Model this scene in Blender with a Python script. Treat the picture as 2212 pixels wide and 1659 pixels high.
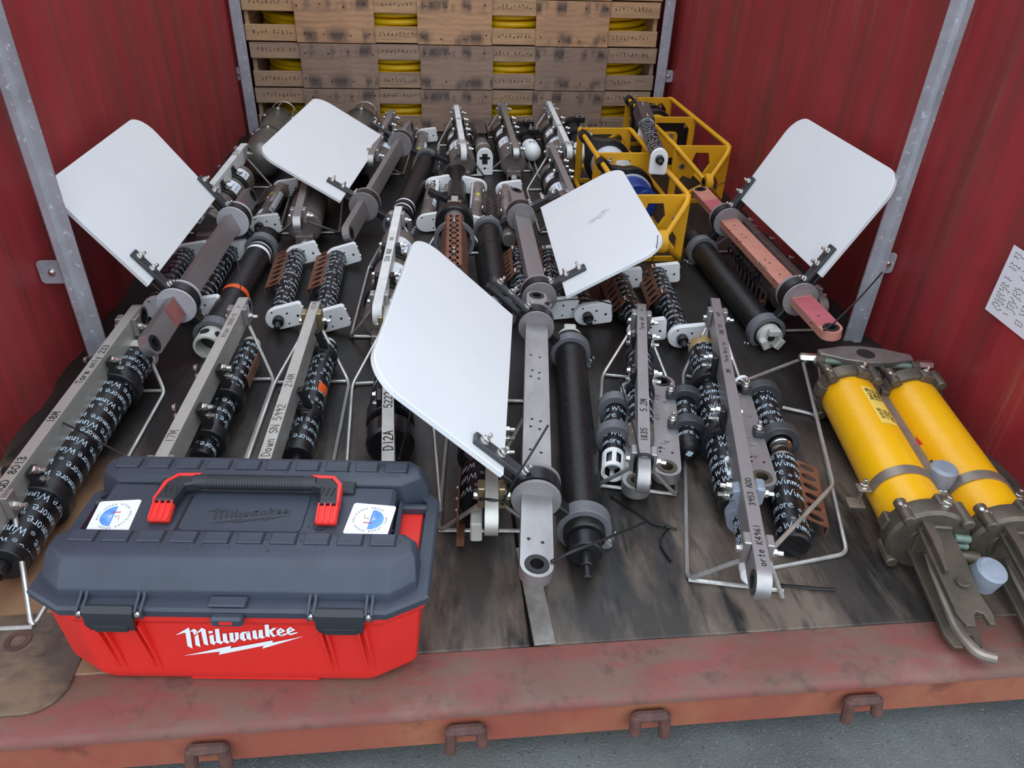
import bpy, math, random
from mathutils import Vector as V, Matrix as MX
from mathutils.geometry import tessellate_polygon

for o in list(bpy.data.objects): bpy.data.objects.remove(o, do_unlink=True)
SC = bpy.context.scene
COL = SC.collection
rad = math.radians

# ------------------------------------------------------------------ camera
F_PX, PITCH, YAW, ROLL = 1598.09, 0.580415, 0.118715, 0.036797
CAM = V((-0.15429, -0.84599, 1.12494))
fwd = V((math.sin(YAW)*math.cos(PITCH), math.cos(YAW)*math.cos(PITCH), -math.sin(PITCH)))
rgt0 = V((math.cos(YAW), -math.sin(YAW), 0.0)); up0 = rgt0.cross(fwd)
RGT = rgt0*math.cos(ROLL) + up0*math.sin(ROLL)
UPV = -rgt0*math.sin(ROLL) + up0*math.cos(ROLL)
cd = bpy.data.cameras.new('camera'); cam = bpy.data.objects.new('camera', cd); COL.objects.link(cam)
cam.matrix_world = MX(((RGT.x, UPV.x, -fwd.x, CAM.x), (RGT.y, UPV.y, -fwd.y, CAM.y), (RGT.z, UPV.z, -fwd.z, CAM.z), (0, 0, 0, 1)))
cd.sensor_fit = 'HORIZONTAL'; cd.sensor_width = 36.0; cd.lens = 36.0*F_PX/2212.0
cd.clip_start = 0.02; cd.clip_end = 200
SC.camera = cam

# ------------------------------------------------------------------ daylight: a bright overcast sky
wd = bpy.data.worlds.new('sky'); SC.world = wd; wd.use_nodes = True
nt = wd.node_tree; nt.nodes.clear()
out = nt.nodes.new('ShaderNodeOutputWorld'); bg = nt.nodes.new('ShaderNodeBackground')
tc = nt.nodes.new('ShaderNodeTexCoord'); sx = nt.nodes.new('ShaderNodeSeparateXYZ')
cr = nt.nodes.new('ShaderNodeValToRGB')
cr.color_ramp.elements[0].position = 0.0; cr.color_ramp.elements[0].color = (0.34, 0.37, 0.41, 1)
cr.color_ramp.elements[1].position = 1.0; cr.color_ramp.elements[1].color = (0.76, 0.89, 1.02, 1)
e = cr.color_ramp.elements.new(0.5); e.color = (0.78, 0.89, 1.01, 1)
mp = nt.nodes.new('ShaderNodeMath'); mp.operation = 'MULTIPLY_ADD'; mp.inputs[1].default_value = 0.5; mp.inputs[2].default_value = 0.5
nt.links.new(tc.outputs['Generated'], sx.inputs[0]); nt.links.new(sx.outputs['Z'], mp.inputs[0])
nt.links.new(mp.outputs[0], cr.inputs[0]); nt.links.new(cr.outputs[0], bg.inputs[0]); nt.links.new(bg.outputs[0], out.inputs[0])
bg.inputs[1].default_value = 1.27
sl = bpy.data.lights.new('sun_through_cloud', 'SUN'); sl.energy = 0.4; sl.angle = rad(70); sl.color = (1.0, 0.97, 0.93)
so = bpy.data.objects.new('sun_through_cloud', sl); COL.objects.link(so); so.rotation_euler = (rad(28), rad(6), 0)
SC.view_settings.view_transform = 'Standard'; SC.view_settings.look = 'None'
SC.view_settings.gamma = 1.0; SC.view_settings.use_curve_mapping = False
SC.view_settings.exposure = 0.55

# ------------------------------------------------------------------ measuring helpers (photograph frame 2212 x 1659)
def ray(px, py):
    return (RGT*((px-1106.0)/F_PX) - UPV*((py-829.5)/F_PX) + fwd)
def U(px, py, z=0.0):
    d = ray(px, py); return CAM + d*((z-CAM.z)/d.z)
def UY(px, py, y):
    d = ray(px, py); return CAM + d*((y-CAM.y)/d.y)
def UX(px, py, x):
    d = ray(px, py); return CAM + d*((x-CAM.x)/d.x)
def proj(p):
    q = p-CAM; c = q.dot(fwd)
    return (1106+F_PX*q.dot(RGT)/c, 829.5-F_PX*q.dot(UPV)/c)

# ------------------------------------------------------------------ materials
def lin(c):
    return tuple((x/12.92 if x <= .04045 else ((x+.055)/1.055)**2.4) for x in (c[0]/255, c[1]/255, c[2]/255))+(1,)
MATS = {}
def mat(name, c, c2=None, scale=20, rough=.5, rough2=None, metal=0.0, bump=0.0, stretch=(1, 1, 1), detail=4, lo=.35, hi=.65, spec=.5, extra=None, bscale=None, coat=0):
    m = bpy.data.materials.new(name); m.use_nodes = True; t = m.node_tree; b = t.nodes['Principled BSDF']
    b.inputs['Base Color'].default_value = lin(c); b.inputs['Roughness'].default_value = rough; b.inputs['Metallic'].default_value = metal
    b.inputs['Specular IOR Level'].default_value = spec; b.inputs['Coat Weight'].default_value = coat; b.inputs['Coat Roughness'].default_value = .1
    L = t.links.new
    tcn = t.nodes.new('ShaderNodeTexCoord'); mpn = t.nodes.new('ShaderNodeMapping'); mpn.inputs['Scale'].default_value = stretch
    L(tcn.outputs['Object'], mpn.inputs[0])
    if c2 or bump or rough2 is not None:
        n = t.nodes.new('ShaderNodeTexNoise'); n.inputs['Scale'].default_value = scale; n.inputs['Detail'].default_value = detail; n.inputs['Roughness'].default_value = .62
        L(mpn.outputs[0], n.inputs['Vector'])
        r = t.nodes.new('ShaderNodeValToRGB'); r.color_ramp.elements[0].position = lo; r.color_ramp.elements[1].position = hi
        r.color_ramp.elements[0].color = lin(c); r.color_ramp.elements[1].color = lin(c2 or c)
        L(n.outputs['Fac'], r.inputs[0])
        if c2: L(r.outputs[0], b.inputs['Base Color'])
        if rough2 is not None:
            mr = t.nodes.new('ShaderNodeMapRange'); mr.inputs['From Min'].default_value = lo; mr.inputs['From Max'].default_value = hi
            mr.inputs['To Min'].default_value = rough; mr.inputs['To Max'].default_value = rough2; L(n.outputs['Fac'], mr.inputs[0]); L(mr.outputs[0], b.inputs['Roughness'])
        if bump:
            n2 = n
            if bscale:
                n2 = t.nodes.new('ShaderNodeTexNoise'); n2.inputs['Scale'].default_value = bscale; n2.inputs['Detail'].default_value = 3; L(mpn.outputs[0], n2.inputs['Vector'])
            bn = t.nodes.new('ShaderNodeBump'); bn.inputs['Strength'].default_value = bump; bn.inputs['Distance'].default_value = .004
            L(n2.outputs['Fac'], bn.inputs['Height']); L(bn.outputs[0], b.inputs['Normal'])
    if extra: extra(t, b, tcn, L)
    MATS[name] = m
    return m
def over(t, b, tcn, L, c, scale, lo, hi, stretch=(1, 1, 1), detail=5, amount=1.0, seed=0.0):
    """mix another stain colour over whatever feeds Base Color"""
    mpn = t.nodes.new('ShaderNodeMapping'); mpn.inputs['Scale'].default_value = stretch; mpn.inputs['Location'].default_value = (seed, seed*.7, seed*1.3)
    n = t.nodes.new('ShaderNodeTexNoise'); n.inputs['Scale'].default_value = scale; n.inputs['Detail'].default_value = detail; n.inputs['Roughness'].default_value = .65
    L(tcn.outputs['Object'], mpn.inputs[0]); L(mpn.outputs[0], n.inputs['Vector'])
    mr = t.nodes.new('ShaderNodeMapRange'); mr.inputs['From Min'].default_value = lo; mr.inputs['From Max'].default_value = hi; mr.inputs['To Max'].default_value = amount
    L(n.outputs['Fac'], mr.inputs[0])
    mx = t.nodes.new('ShaderNodeMix'); mx.data_type = 'RGBA'
    src = b.inputs['Base Color'].links[0].from_socket if b.inputs['Base Color'].links else None
    if src: L(src, mx.inputs['A'])
    else: mx.inputs['A'].default_value = b.inputs['Base Color'].default_value
    mx.inputs['B'].default_value = lin(c); L(mr.outputs[0], mx.inputs['Factor']); L(mx.outputs['Result'], b.inputs['Base Color'])

def x_wall(t, b, tcn, L):
    over(t, b, tcn, L, (112, 54, 50), 1.0, .46, .66, (1, 9, .7), amount=.8, seed=3)
    over(t, b, tcn, L, (150, 96, 74), 1.0, .60, .74, (1, 26, .9), amount=.6, seed=9)
    over(t, b, tcn, L, (116, 54, 44), 6, .58, .75, (1, 1, 1), amount=.5, seed=5)
    over(t, b, tcn, L, (178, 150, 140), 14, .72, .76, (1, 1, .6), amount=.6, seed=15)
mat('red_wall', (150, 44, 49), (160, 53, 55), 2.2, .42, .62, bump=.12, extra=x_wall)
def x_floor(t, b, tcn, L):
    over(t, b, tcn, L, (116, 102, 90), 3.2, .44, .60, (1.6, .5, 1), amount=.9, seed=1)
    over(t, b, tcn, L, (30, 29, 30), 6.5, .50, .62, (1.8, .40, 1), amount=.9, seed=7)
    over(t, b, tcn, L, (122, 110, 98), 30, .60, .80, (1, .12, 1), amount=.35, seed=11)
    over(t, b, tcn, L, (150, 146, 138), 90, .74, .78, (1, 1, 1), amount=.8, seed=4)
    # darker further in: weaker light put into the colour, plus rain-soaked boards; doorway worn
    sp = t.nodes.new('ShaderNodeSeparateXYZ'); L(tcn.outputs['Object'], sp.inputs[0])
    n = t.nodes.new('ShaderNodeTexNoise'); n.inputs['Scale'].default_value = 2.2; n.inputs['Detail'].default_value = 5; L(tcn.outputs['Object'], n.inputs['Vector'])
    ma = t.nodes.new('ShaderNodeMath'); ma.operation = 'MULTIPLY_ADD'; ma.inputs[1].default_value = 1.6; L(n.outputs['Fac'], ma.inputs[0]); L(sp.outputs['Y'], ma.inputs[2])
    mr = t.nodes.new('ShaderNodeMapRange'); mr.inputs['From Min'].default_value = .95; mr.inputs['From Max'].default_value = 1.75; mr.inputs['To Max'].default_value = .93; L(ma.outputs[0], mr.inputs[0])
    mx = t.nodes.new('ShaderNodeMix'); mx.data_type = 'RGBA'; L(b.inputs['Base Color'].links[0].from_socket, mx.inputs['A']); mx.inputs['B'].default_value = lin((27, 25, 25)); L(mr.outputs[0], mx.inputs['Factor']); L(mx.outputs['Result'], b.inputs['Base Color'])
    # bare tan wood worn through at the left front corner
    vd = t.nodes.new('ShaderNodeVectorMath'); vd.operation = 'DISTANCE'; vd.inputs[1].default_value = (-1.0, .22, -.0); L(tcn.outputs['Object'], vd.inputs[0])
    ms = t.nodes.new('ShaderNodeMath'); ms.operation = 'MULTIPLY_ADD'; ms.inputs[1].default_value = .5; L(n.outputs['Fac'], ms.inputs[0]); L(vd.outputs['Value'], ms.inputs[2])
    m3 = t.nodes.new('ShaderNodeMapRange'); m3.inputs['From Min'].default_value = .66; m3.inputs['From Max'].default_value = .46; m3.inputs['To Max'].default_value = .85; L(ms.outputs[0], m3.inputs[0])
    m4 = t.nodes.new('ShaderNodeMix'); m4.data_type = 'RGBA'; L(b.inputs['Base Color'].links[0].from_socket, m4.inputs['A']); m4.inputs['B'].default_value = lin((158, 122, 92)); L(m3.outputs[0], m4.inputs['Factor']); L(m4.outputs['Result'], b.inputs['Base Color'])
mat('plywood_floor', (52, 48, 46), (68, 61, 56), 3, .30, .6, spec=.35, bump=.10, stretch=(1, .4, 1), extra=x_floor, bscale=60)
def x_sill(t, b, tcn, L):
    over(t, b, tcn, L, (108, 82, 70), 9, .42, .58, (.8, 2.2, 2), amount=.9, seed=2)
    over(t, b, tcn, L, (84, 58, 54), 22, .55, .68, (1, 1, 1), amount=.7, seed=6)
    over(t, b, tcn, L, (134, 108, 96), 5, .58, .74, (1, 1, 1), amount=.6, seed=12)
    over(t, b, tcn, L, (146, 104, 62), 12, .68, .76, (1, 1, 1), amount=.5, seed=22)
mat('sill_paint', (126, 66, 62), (116, 68, 60), 7, .5, .75, bump=.3, extra=x_sill, bscale=45)
def x_face(t, b, tcn, L):
    over(t, b, tcn, L, (164, 106, 74), 4, .45, .65, (1, 1, .6), amount=.8, seed=2)
    over(t, b, tcn, L, (104, 56, 44), 10, .58, .7, (1, 1, 1), amount=.7, seed=8)
mat('sill_face', (158, 82, 66), (146, 80, 62), 6, .5, .75, bump=.2, extra=x_face)
mat('rusty_steel', (98, 64, 56), (72, 48, 42), 40, .7, bump=.5)
def x_plate(t, b, tcn, L):
    over(t, b, tcn, L, (122, 100, 80), 5, .48, .62, (1, 1.6, 1), amount=.9, seed=3)
    over(t, b, tcn, L, (160, 140, 112), 9, .60, .74, (1, 1, 1), amount=.7, seed=6)
    over(t, b, tcn, L, (220, 214, 206), 6, .67, .70, (1, 1, 1), amount=.9, seed=14)
mat('corner_plate', (74, 62, 56), (92, 78, 66), 8, .4, .7, bump=.2, extra=x_plate)
def x_ground(t, b, tcn, L):
    over(t, b, tcn, L, (150, 150, 146), 220, .60, .68, amount=.8, seed=1)
    over(t, b, tcn, L, (52, 54, 54), 120, .60, .68, amount=.8, seed=2)
    over(t, b, tcn, L, (112, 106, 98), 3, .5, .7, amount=.7, seed=5)
mat('concrete', (104, 108, 107), (84, 87, 86), 5, .8, bump=.6, extra=x_ground, bscale=260)
def x_galv(t, b, tcn, L):
    over(t, b, tcn, L, (226, 228, 232), 60, .60, .66, amount=.8, seed=2)
mat('galvanised', (160, 163, 170), (184, 187, 194), 9, .45, .6, metal=.3, bump=.15, extra=x_galv, bscale=60)
mat('bar_metal', (178, 174, 173), (158, 153, 152), 14, .34, .5, metal=.75, bump=.05, stretch=(1, .3, 1))
mat('bar_bright', (206, 203, 194), (190, 188, 180), 24, .4, .5, metal=.6, stretch=(1, .4, 1))
mat('bar_red', (150, 84, 84), (168, 110, 104), 16, .45, .55, metal=.35)
mat('bar_pink', (214, 148, 128), (205, 136, 118), 16, .42, .5, metal=.25)
mat('bar_rose', (196, 104, 112), (186, 96, 104), 12, .45, .5, metal=.2)
mat('steel_rod', (214, 212, 208), (176, 172, 166), 30, .3, .42, metal=.7, stretch=(1, .3, 1))
mat('bolt_steel', (214, 212, 206), None, rough=.25, metal=.95)
mat('brass_block', (176, 158, 122), (160, 146, 118), 30, .4, metal=.8)
mat('titanium', (150, 140, 134), (124, 115, 110), 16, .3, .42, metal=.45)
mat('canister_metal', (142, 132, 124), (118, 110, 105), 12, .3, .42, metal=.4)
mat('canister_grey', (132, 132, 124), (112, 112, 106), 10, .3, .4, metal=.6)
mat('chrome', (222, 220, 214), None, rough=.18, metal=1)
mat('tape_black', (14, 14, 16), (19, 19, 22), 60, .3, .42, bump=.10, spec=.45)
mat('ink_white', (192, 210, 222), None, rough=.5)
mat('ink_black', (30, 27, 26), None, rough=.6)
mat('ink_grey', (112, 100, 94), None, rough=.6)
mat('ink_brown', (86, 64, 50), None, rough=.8)
mat('ink_blue', (54, 92, 170), None, rough=.5)
mat('black_plastic', (24, 24, 26), (30, 30, 32), 30, .38, bump=.03)
mat('black_tube', (16, 16, 17), (23, 23, 24), 90, .32, .5, bump=.25, bscale=170)
mat('grey_pvc', (112, 112, 116), (98, 98, 102), 10, .5, bump=.05)
mat('spool_grey', (142, 136, 136), (126, 121, 121), 9, .5)
mat('spool_light', (190, 188, 194), (178, 176, 182), 9, .5)
mat('bracket_grey', (64, 66, 70), (54, 55, 58), 20, .42)
mat('white_plastic', (244, 245, 244), (238, 240, 240), 6, .42)
mat('fin_white', (229, 231, 231), (224, 227, 228), 3, .42)
mat('offwhite', (206, 204, 196), (190, 188, 180), 12, .5)
mat('guard_brown', (136, 88, 66), (112, 74, 58), 22, .5, bump=.1, metal=.3)
mat('guard_dark', (104, 90, 86), (84, 74, 72), 22, .45, metal=.4)
mat('label_white', (238, 241, 244), None, rough=.5)
mat('label_yellow', (222, 208, 40), None, rough=.5)
mat('tape_orange', (240, 92, 36), None, rough=.5)
mat('tan_plastic', (170, 142, 92), (156, 130, 84), 20, .5)
mat('yellow_frame', (232, 172, 30), (222, 160, 24), 9, .38, .46)
def x_rel(t, b, tcn, L):
    n = t.nodes.new('ShaderNodeTexVoronoi'); n.inputs['Scale'].default_value = 210; L(tcn.outputs['Object'], n.inputs['Vector'])
    mr = t.nodes.new('ShaderNodeMapRange'); mr.inputs['From Min'].default_value = .1; mr.inputs['From Max'].default_value = .4; mr.inputs['To Min'].default_value = 1; mr.inputs['To Max'].default_value = 0
    L(n.outputs['Distance'], mr.inputs[0]); bn = t.nodes.new('ShaderNodeBump'); bn.inputs['Strength'].default_value = .25; bn.inputs['Distance'].default_value = .0012
    L(mr.outputs[0], bn.inputs['Height']); L(bn.outputs[0], b.inputs['Normal'])
mat('release_yellow', (246, 184, 8), (240, 174, 6), 6, .24, .32, extra=x_rel)
mat('bronze', (112, 102, 88), (86, 80, 70), 16, .42, .55, metal=.55, bump=.15)
mat('bronze_light', (158, 146, 134), (138, 127, 116), 14, .4, metal=.6)
mat('verdigris', (128, 148, 134), (112, 130, 118), 14, .5, metal=.2)
mat('zinc', (150, 156, 168), (132, 140, 152), 26, .55, .65, metal=.25, bump=.3)
mat('blue_plastic', (22, 52, 124), (26, 60, 138), 10, .4)
mat('box_red', (226, 44, 36), (216, 40, 34), 5, .42, .5, bump=.04, bscale=260)
mat('box_red_bright', (236, 52, 46), None, rough=.4)
mat('box_grey', (60, 66, 78), (54, 60, 71), 8, .42, .5, bump=.06, bscale=260)
mat('box_black', (42, 45, 50), None, rough=.45)
mat('yellow_hose', (248, 206, 10), (238, 190, 8), 8, .35)
def x_wood(t, b, tcn, L):
    over(t, b, tcn, L, (92, 74, 62), 1.0, .5, .72, (3, 3, 60), amount=.55, seed=2)
    over(t, b, tcn, L, (196, 160, 112), 3, .52, .75, (1, 1, 3), amount=.6, seed=7)
mat('slat_wood', (204, 166, 124), (184, 148, 112), 4, .75, bump=.2, stretch=(1, 1, 8), extra=x_wood)
mat('slat_grey', (172, 148, 126), (152, 128, 110), 4, .75, bump=.2, stretch=(1, 1, 8), extra=x_wood)
def x_ply(t, b, tcn, L):
    w = t.nodes.new('ShaderNodeTexWave'); w.wave_type = 'BANDS'; w.bands_direction = 'Z'; w.inputs['Scale'].default_value = 11; w.inputs['Distortion'].default_value = 9
    w.inputs['Detail'].default_value = 2; w.inputs['Detail Scale'].default_value = .7; L(tcn.outputs['Object'], w.inputs['Vector'])
    mx = t.nodes.new('ShaderNodeMix'); mx.data_type = 'RGBA'; L(b.inputs['Base Color'].links[0].from_socket, mx.inputs['A']); mx.inputs['B'].default_value = lin((104, 80, 62))
    mr = t.nodes.new('ShaderNodeMapRange'); mr.inputs['From Min'].default_value = .55; mr.inputs['To Max'].default_value = .16; L(w.outputs['Fac'], mr.inputs[0]); L(mr.outputs[0], mx.inputs['Factor'])
    L(mx.outputs['Result'], b.inputs['Base Color'])
    over(t, b, tcn, L, (116, 92, 74), 3, .5, .75, (1, 1, 14), amount=.5, seed=8)
    # dark bleed round the two nail rows
    sp = t.nodes.new('ShaderNodeSeparateXYZ'); L(tcn.outputs['Object'], sp.inputs[0])
    def near(z0):
        a = t.nodes.new('ShaderNodeMath'); a.operation = 'SUBTRACT'; a.inputs[1].default_value = z0; L(sp.outputs['Z'], a.inputs[0])
        c = t.nodes.new('ShaderNodeMath'); c.operation = 'ABSOLUTE'; L(a.outputs[0], c.inputs[0])
        d = t.nodes.new('ShaderNodeMapRange'); d.inputs['From Min'].default_value = .048; d.inputs['From Max'].default_value = .008; L(c.outputs[0], d.inputs[0]); return d
    ad = t.nodes.new('ShaderNodeMath'); ad.operation = 'MAXIMUM'; L(near(.036).outputs[0], ad.inputs[0]); L(near(.192).outputs[0], ad.inputs[1])
    n = t.nodes.new('ShaderNodeTexNoise'); n.inputs['Scale'].default_value = 12; n.inputs['Detail'].default_value = 3
    mp2 = t.nodes.new('ShaderNodeMapping'); mp2.inputs['Scale'].default_value = (1.25, 1, .45); L(tcn.outputs['Object'], mp2.inputs[0]); L(mp2.outputs[0], n.inputs['Vector'])
    r = t.nodes.new('ShaderNodeMapRange'); r.inputs['From Min'].default_value = .46; r.inputs['From Max'].default_value = .60; L(n.outputs['Fac'], r.inputs[0])
    mu = t.nodes.new('ShaderNodeMath'); mu.operation = 'MULTIPLY'; L(r.outputs[0], mu.inputs[0]); L(ad.outputs[0], mu.inputs[1])
    mu2 = t.nodes.new('ShaderNodeMath'); mu2.operation = 'MULTIPLY'; mu2.inputs[1].default_value = .85; L(mu.outputs[0], mu2.inputs[0])
    mx2 = t.nodes.new('ShaderNodeMix'); mx2.data_type = 'RGBA'; L(b.inputs['Base Color'].links[0].from_socket, mx2.inputs['A']); mx2.inputs['B'].default_value = lin((70, 64, 62)); L(mu2.outputs[0], mx2.inputs['Factor']); L(mx2.outputs['Result'], b.inputs['Base Color'])
mat('ply_panel', (206, 162, 120), (188, 148, 114), 3, .7, bump=.15, extra=x_ply)
mat('ply_panel_grey', (168, 142, 122), (148, 126, 110), 3, .7, bump=.15, extra=x_ply)
mat('nail_stain', (46, 42, 42), None, rough=.8)
mat('tar_stain', (92, 78, 70), (70, 60, 56), 60, .8)
mat('worn_strip', (150, 146, 140), (112, 106, 100), 18, .5, .7, metal=.3, bump=.2)
mat('bar_taped', (236, 236, 232), (212, 212, 208), 30, .5)
mat('dark_inside', (24, 22, 20), None, rough=.9)
mat('paper', (226, 226, 234), None, rough=.7)
mat('zip_black', (22, 22, 24), None, rough=.4)
mat('drum_black', (22, 22, 24), (28, 28, 30), 20, .3)
mat('drum_white', (216, 220, 224), None, rough=.4)

# ------------------------------------------------------------------ geometry helpers
def perp(d):
    d = d.normalized(); a = V((0, 0, 1)) if abs(d.z) < .9 else V((1, 0, 0))
    x = d.cross(a).normalized(); return x, x.cross(d).normalized()
class M:
    """a growing mesh: vertices and faces"""
    def __init__(s): s.v = []; s.f = []
    def add(s, vs, fs):
        k = len(s.v); s.v += [tuple(p) for p in vs]; s.f += [tuple(i+k for i in q) for q in fs]; return s
    def box(s, c, size, ax=None, b=0.0):
        c = V(c); X, Y, Z = ax or (V((1, 0, 0)), V((0, 1, 0)), V((0, 0, 1)))
        h = [x/2 for x in size]
        if b <= 0:
            vs = [c+X*(h[0]*i)+Y*(h[1]*j)+Z*(h[2]*k) for i in (-1, 1) for j in (-1, 1) for k in (-1, 1)]
            return s.add(vs, [(0, 1, 3, 2), (4, 6, 7, 5), (0, 4, 5, 1), (2, 3, 7, 6), (0, 2, 6, 4), (1, 5, 7, 3)])
        b = min(b, min(h)*.95); vs = []; idx = {}
        for i in (-1, 1):
            for j in (-1, 1):
                for k in (-1, 1):
                    for a in range(3):
                        q = [(h[0]-b)*i, (h[1]-b)*j, (h[2]-b)*k]; q[a] += b*(i, j, k)[a]
                        idx[(i, j, k, a)] = len(vs); vs.append(c+X*q[0]+Y*q[1]+Z*q[2])
        fs = []
        for a in range(3):
            o = [x for x in range(3) if x != a]
            for sg in (-1, 1):
                q = []
                for (u, w) in ((-1, -1), (1, -1), (1, 1), (-1, 1)):
                    t = [0, 0, 0]; t[a] = sg; t[o[0]] = u; t[o[1]] = w; q.append(idx[(*t, a)])
                fs.append(q if (sg > 0) == (a != 1) else q[::-1])
            for u in (-1, 1):
                for w in (-1, 1):
                    q = []
                    for sg in (-1, 1):
                        t = [0, 0, 0]; t[a] = sg; t[o[0]] = u; t[o[1]] = w
                        q.append((idx[(*t, o[0])], idx[(*t, o[1])]))
                    fs.append((q[0][0], q[0][1], q[1][1], q[1][0]))
        for i in (-1, 1):
            for j in (-1, 1):
                for k in (-1, 1): fs.append((idx[(i, j, k, 0)], idx[(i, j, k, 1)], idx[(i, j, k, 2)]))
        return s.add(vs, fs)
    def lathe(s, a, d, prof, n=20, ang=None, closed=False):
        """profile (distance along d from a, radius); radius 0 closes; closed joins last ring to first"""
        a = V(a); d = V(d).normalized(); X, Y = perp(d); vs = []; fs = []; rings = []
        full = ang is None; a0, a1 = (0, 2*math.pi) if full else ang; m = n if full else n+1
        for (t, r) in prof:
            if r <= 1e-6: rings.append([len(vs)]); vs.append(a+d*t)
            else:
                rings.append(list(range(len(vs), len(vs)+m)))
                for i in range(m):
                    w = a0+(a1-a0)*i/n; vs.append(a+d*t+X*(r*math.cos(w))+Y*(r*math.sin(w)))
        prs = list(zip(rings, rings[1:]))+([(rings[-1], rings[0])] if closed else [])
        for p, q in prs:
            for i in range(n):
                j = (i+1) % m
                if len(p) == 1 and len(q) == 1: continue
                if len(p) == 1: fs.append((p[0], q[i], q[j]))
                elif len(q) == 1: fs.append((p[i], q[0], p[j]))
                else: fs.append((p[i], q[i], q[j], p[j]))
        return s.add(vs, fs)
    def cyl(s, a, b, r, n=16, r2=None, c=0.0):
        a = V(a); b = V(b); L = (b-a).length; r2 = r if r2 is None else r2
        pr = [(0, 0), (0, r-c)]+([(c, r), (L-c, r2)] if c else [(L, r2)])+([(L, r2-c)] if c else [])+[(L, 0)]
        return s.lathe(a, b-a, pr, n)
    def annulus(s, a, d, ri, ro, th, n=24):
        return s.lathe(a, d, [(0, ri), (0, ro), (th, ro), (th, ri)], n, closed=True)
    def tube(s, pts, r, n=8, closed=False, bend=0.0):
        pts = [V(p) for p in pts]
        if bend > 0 and not closed:
            q = [pts[0]]
            for i in range(1, len(pts)-1):
                p = pts[i]; u = (pts[i-1]-p); w = (pts[i+1]-p); k = min(bend, u.length*.45, w.length*.45)
                A = p+u.normalized()*k; B = p+w.normalized()*k
                for t in (0, .25, .5, .75, 1): q.append(A*(1-t)**2+p*(2*t*(1-t))+B*t*t)
            pts = q+[pts[-1]]
        m = len(pts); vs = []; fs = []; X = None
        for i in range(m):
            if closed: d = pts[(i+1) % m]-pts[i-1]
            else: d = pts[min(i+1, m-1)]-pts[max(i-1, 0)]
            d = d.normalized()
            if X is None: X, _ = perp(d)
            X = (X-d*X.dot(d)).normalized(); Y = X.cross(d)
            for k in range(n):
                w = 2*math.pi*k/n; vs.append(pts[i]+X*(r*math.cos(w))+Y*(r*math.sin(w)))
        for i in range(m if closed else m-1):
            for k in range(n):
                j = (i+1) % m; l = (k+1) % n; fs.append((i*n+k, j*n+k, j*n+l, i*n+l))
        if not closed: fs += [tuple(range(n)), tuple(range((m-1)*n, m*n))[::-1]]
        return s.add(vs, fs)
    def prism(s, pl, o, X, Y, N, t0, t1, bev=0.0):
        """outline pl (2-D, simple polygon, may be concave) in frame o,X,Y extruded along N from t0 to t1"""
        o = V(o); X = V(X); Y = V(Y); N = V(N); k = len(pl)
        P = [o+X*a+Y*b for a, b in pl]
        tri = tessellate_polygon([[V((a, b, 0)) for a, b in pl]])
        if bev:
            ar = sum(pl[i][0]*pl[(i+1) % k][1]-pl[(i+1) % k][0]*pl[i][1] for i in range(k)); sg = 1 if ar > 0 else -1
            Q = []
            for i in range(k):
                p0 = V(pl[i-1]); p1 = V(pl[i]); p2 = V(pl[(i+1) % k])
                e1 = (p1-p0).normalized(); e2 = (p2-p1).normalized()
                n1 = V((-e1.y, e1.x))*sg; n2 = V((-e2.y, e2.x))*sg; q = (n1+n2)
                q = q/max(q.length_squared/2, .4); r = p1+q*bev; Q.append(o+X*r.x+Y*r.y)
            rings = [[p+N*t0 for p in Q], [p+N*(t0+bev) for p in P], [p+N*(t1-bev) for p in P], [p+N*t1 for p in Q]]
        else: rings = [[p+N*t0 for p in P], [p+N*t1 for p in P]]
        vs = [p for r in rings for p in r]; fs = []; R = len(rings)
        for a in range(R-1):
            for i in range(k): j = (i+1) % k; fs.append((a*k+i, a*k+j, (a+1)*k+j, (a+1)*k+i))
        fs += [tuple(t) for t in tri]+[tuple((R-1)*k+i for i in t[::-1]) for t in tri]
        return s.add(vs, fs)
    def poly(s, pl, o, X, Y):
        o = V(o); X = V(X); Y = V(Y)
        return s.add([o+X*a+Y*b for a, b in pl], [tuple(t) for t in tessellate_polygon([[V((a, b, 0)) for a, b in pl]])])
    def loft(s, rings, cap0=True, cap1=True):
        k = len(rings[0]); vs = [p for r in rings for p in r]; fs = []
        for a in range(len(rings)-1):
            for i in range(k): j = (i+1) % k; fs.append((a*k+i, a*k+j, (a+1)*k+j, (a+1)*k+i))
        if cap0: fs.append(tuple(range(k))[::-1])
        if cap1: fs.append(tuple(range((len(rings)-1)*k, len(rings)*k)))
        return s.add(vs, fs)
    def data(s, name, m, smooth=35):
        me = bpy.data.meshes.new(name); me.from_pydata(s.v, [], s.f); me.materials.append(MATS[m])
        if smooth:
            me.shade_smooth(); me.set_sharp_from_angle(angle=rad(smooth))
        me.update()
        return me
def fixn(me):
    import bmesh
    bm = bmesh.new(); bm.from_mesh(me); bmesh.ops.recalc_face_normals(bm, faces=bm.faces); bm.to_mesh(me); bm.free()
def obj(name, m, material, parent=None, smooth=35, label=None, recalc=True):
    me = m.data(name, material, 0)
    if recalc: fixn(me)
    if smooth: me.shade_smooth(); me.set_sharp_from_angle(angle=rad(smooth))
    o = bpy.data.objects.new(name, me); COL.objects.link(o)
    if parent: o.parent = parent
    if label: o['label'] = label
    if name in TINY: o['kind'] = 'stuff'
    return o
TINY = {'pencil_marks', 'nail_heads', 'bolt_holes', 'block_holes', 'grip_ribs', 'clip_ribs', 'arm_slots', 'cap_windows', 'panel_groove'}
def inst(name, me, mtx, parent, label=None):
    o = bpy.data.objects.new(name, me); COL.objects.link(o); o.parent = parent; o.matrix_local = mtx
    if label: o['label'] = label
    return o
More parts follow.
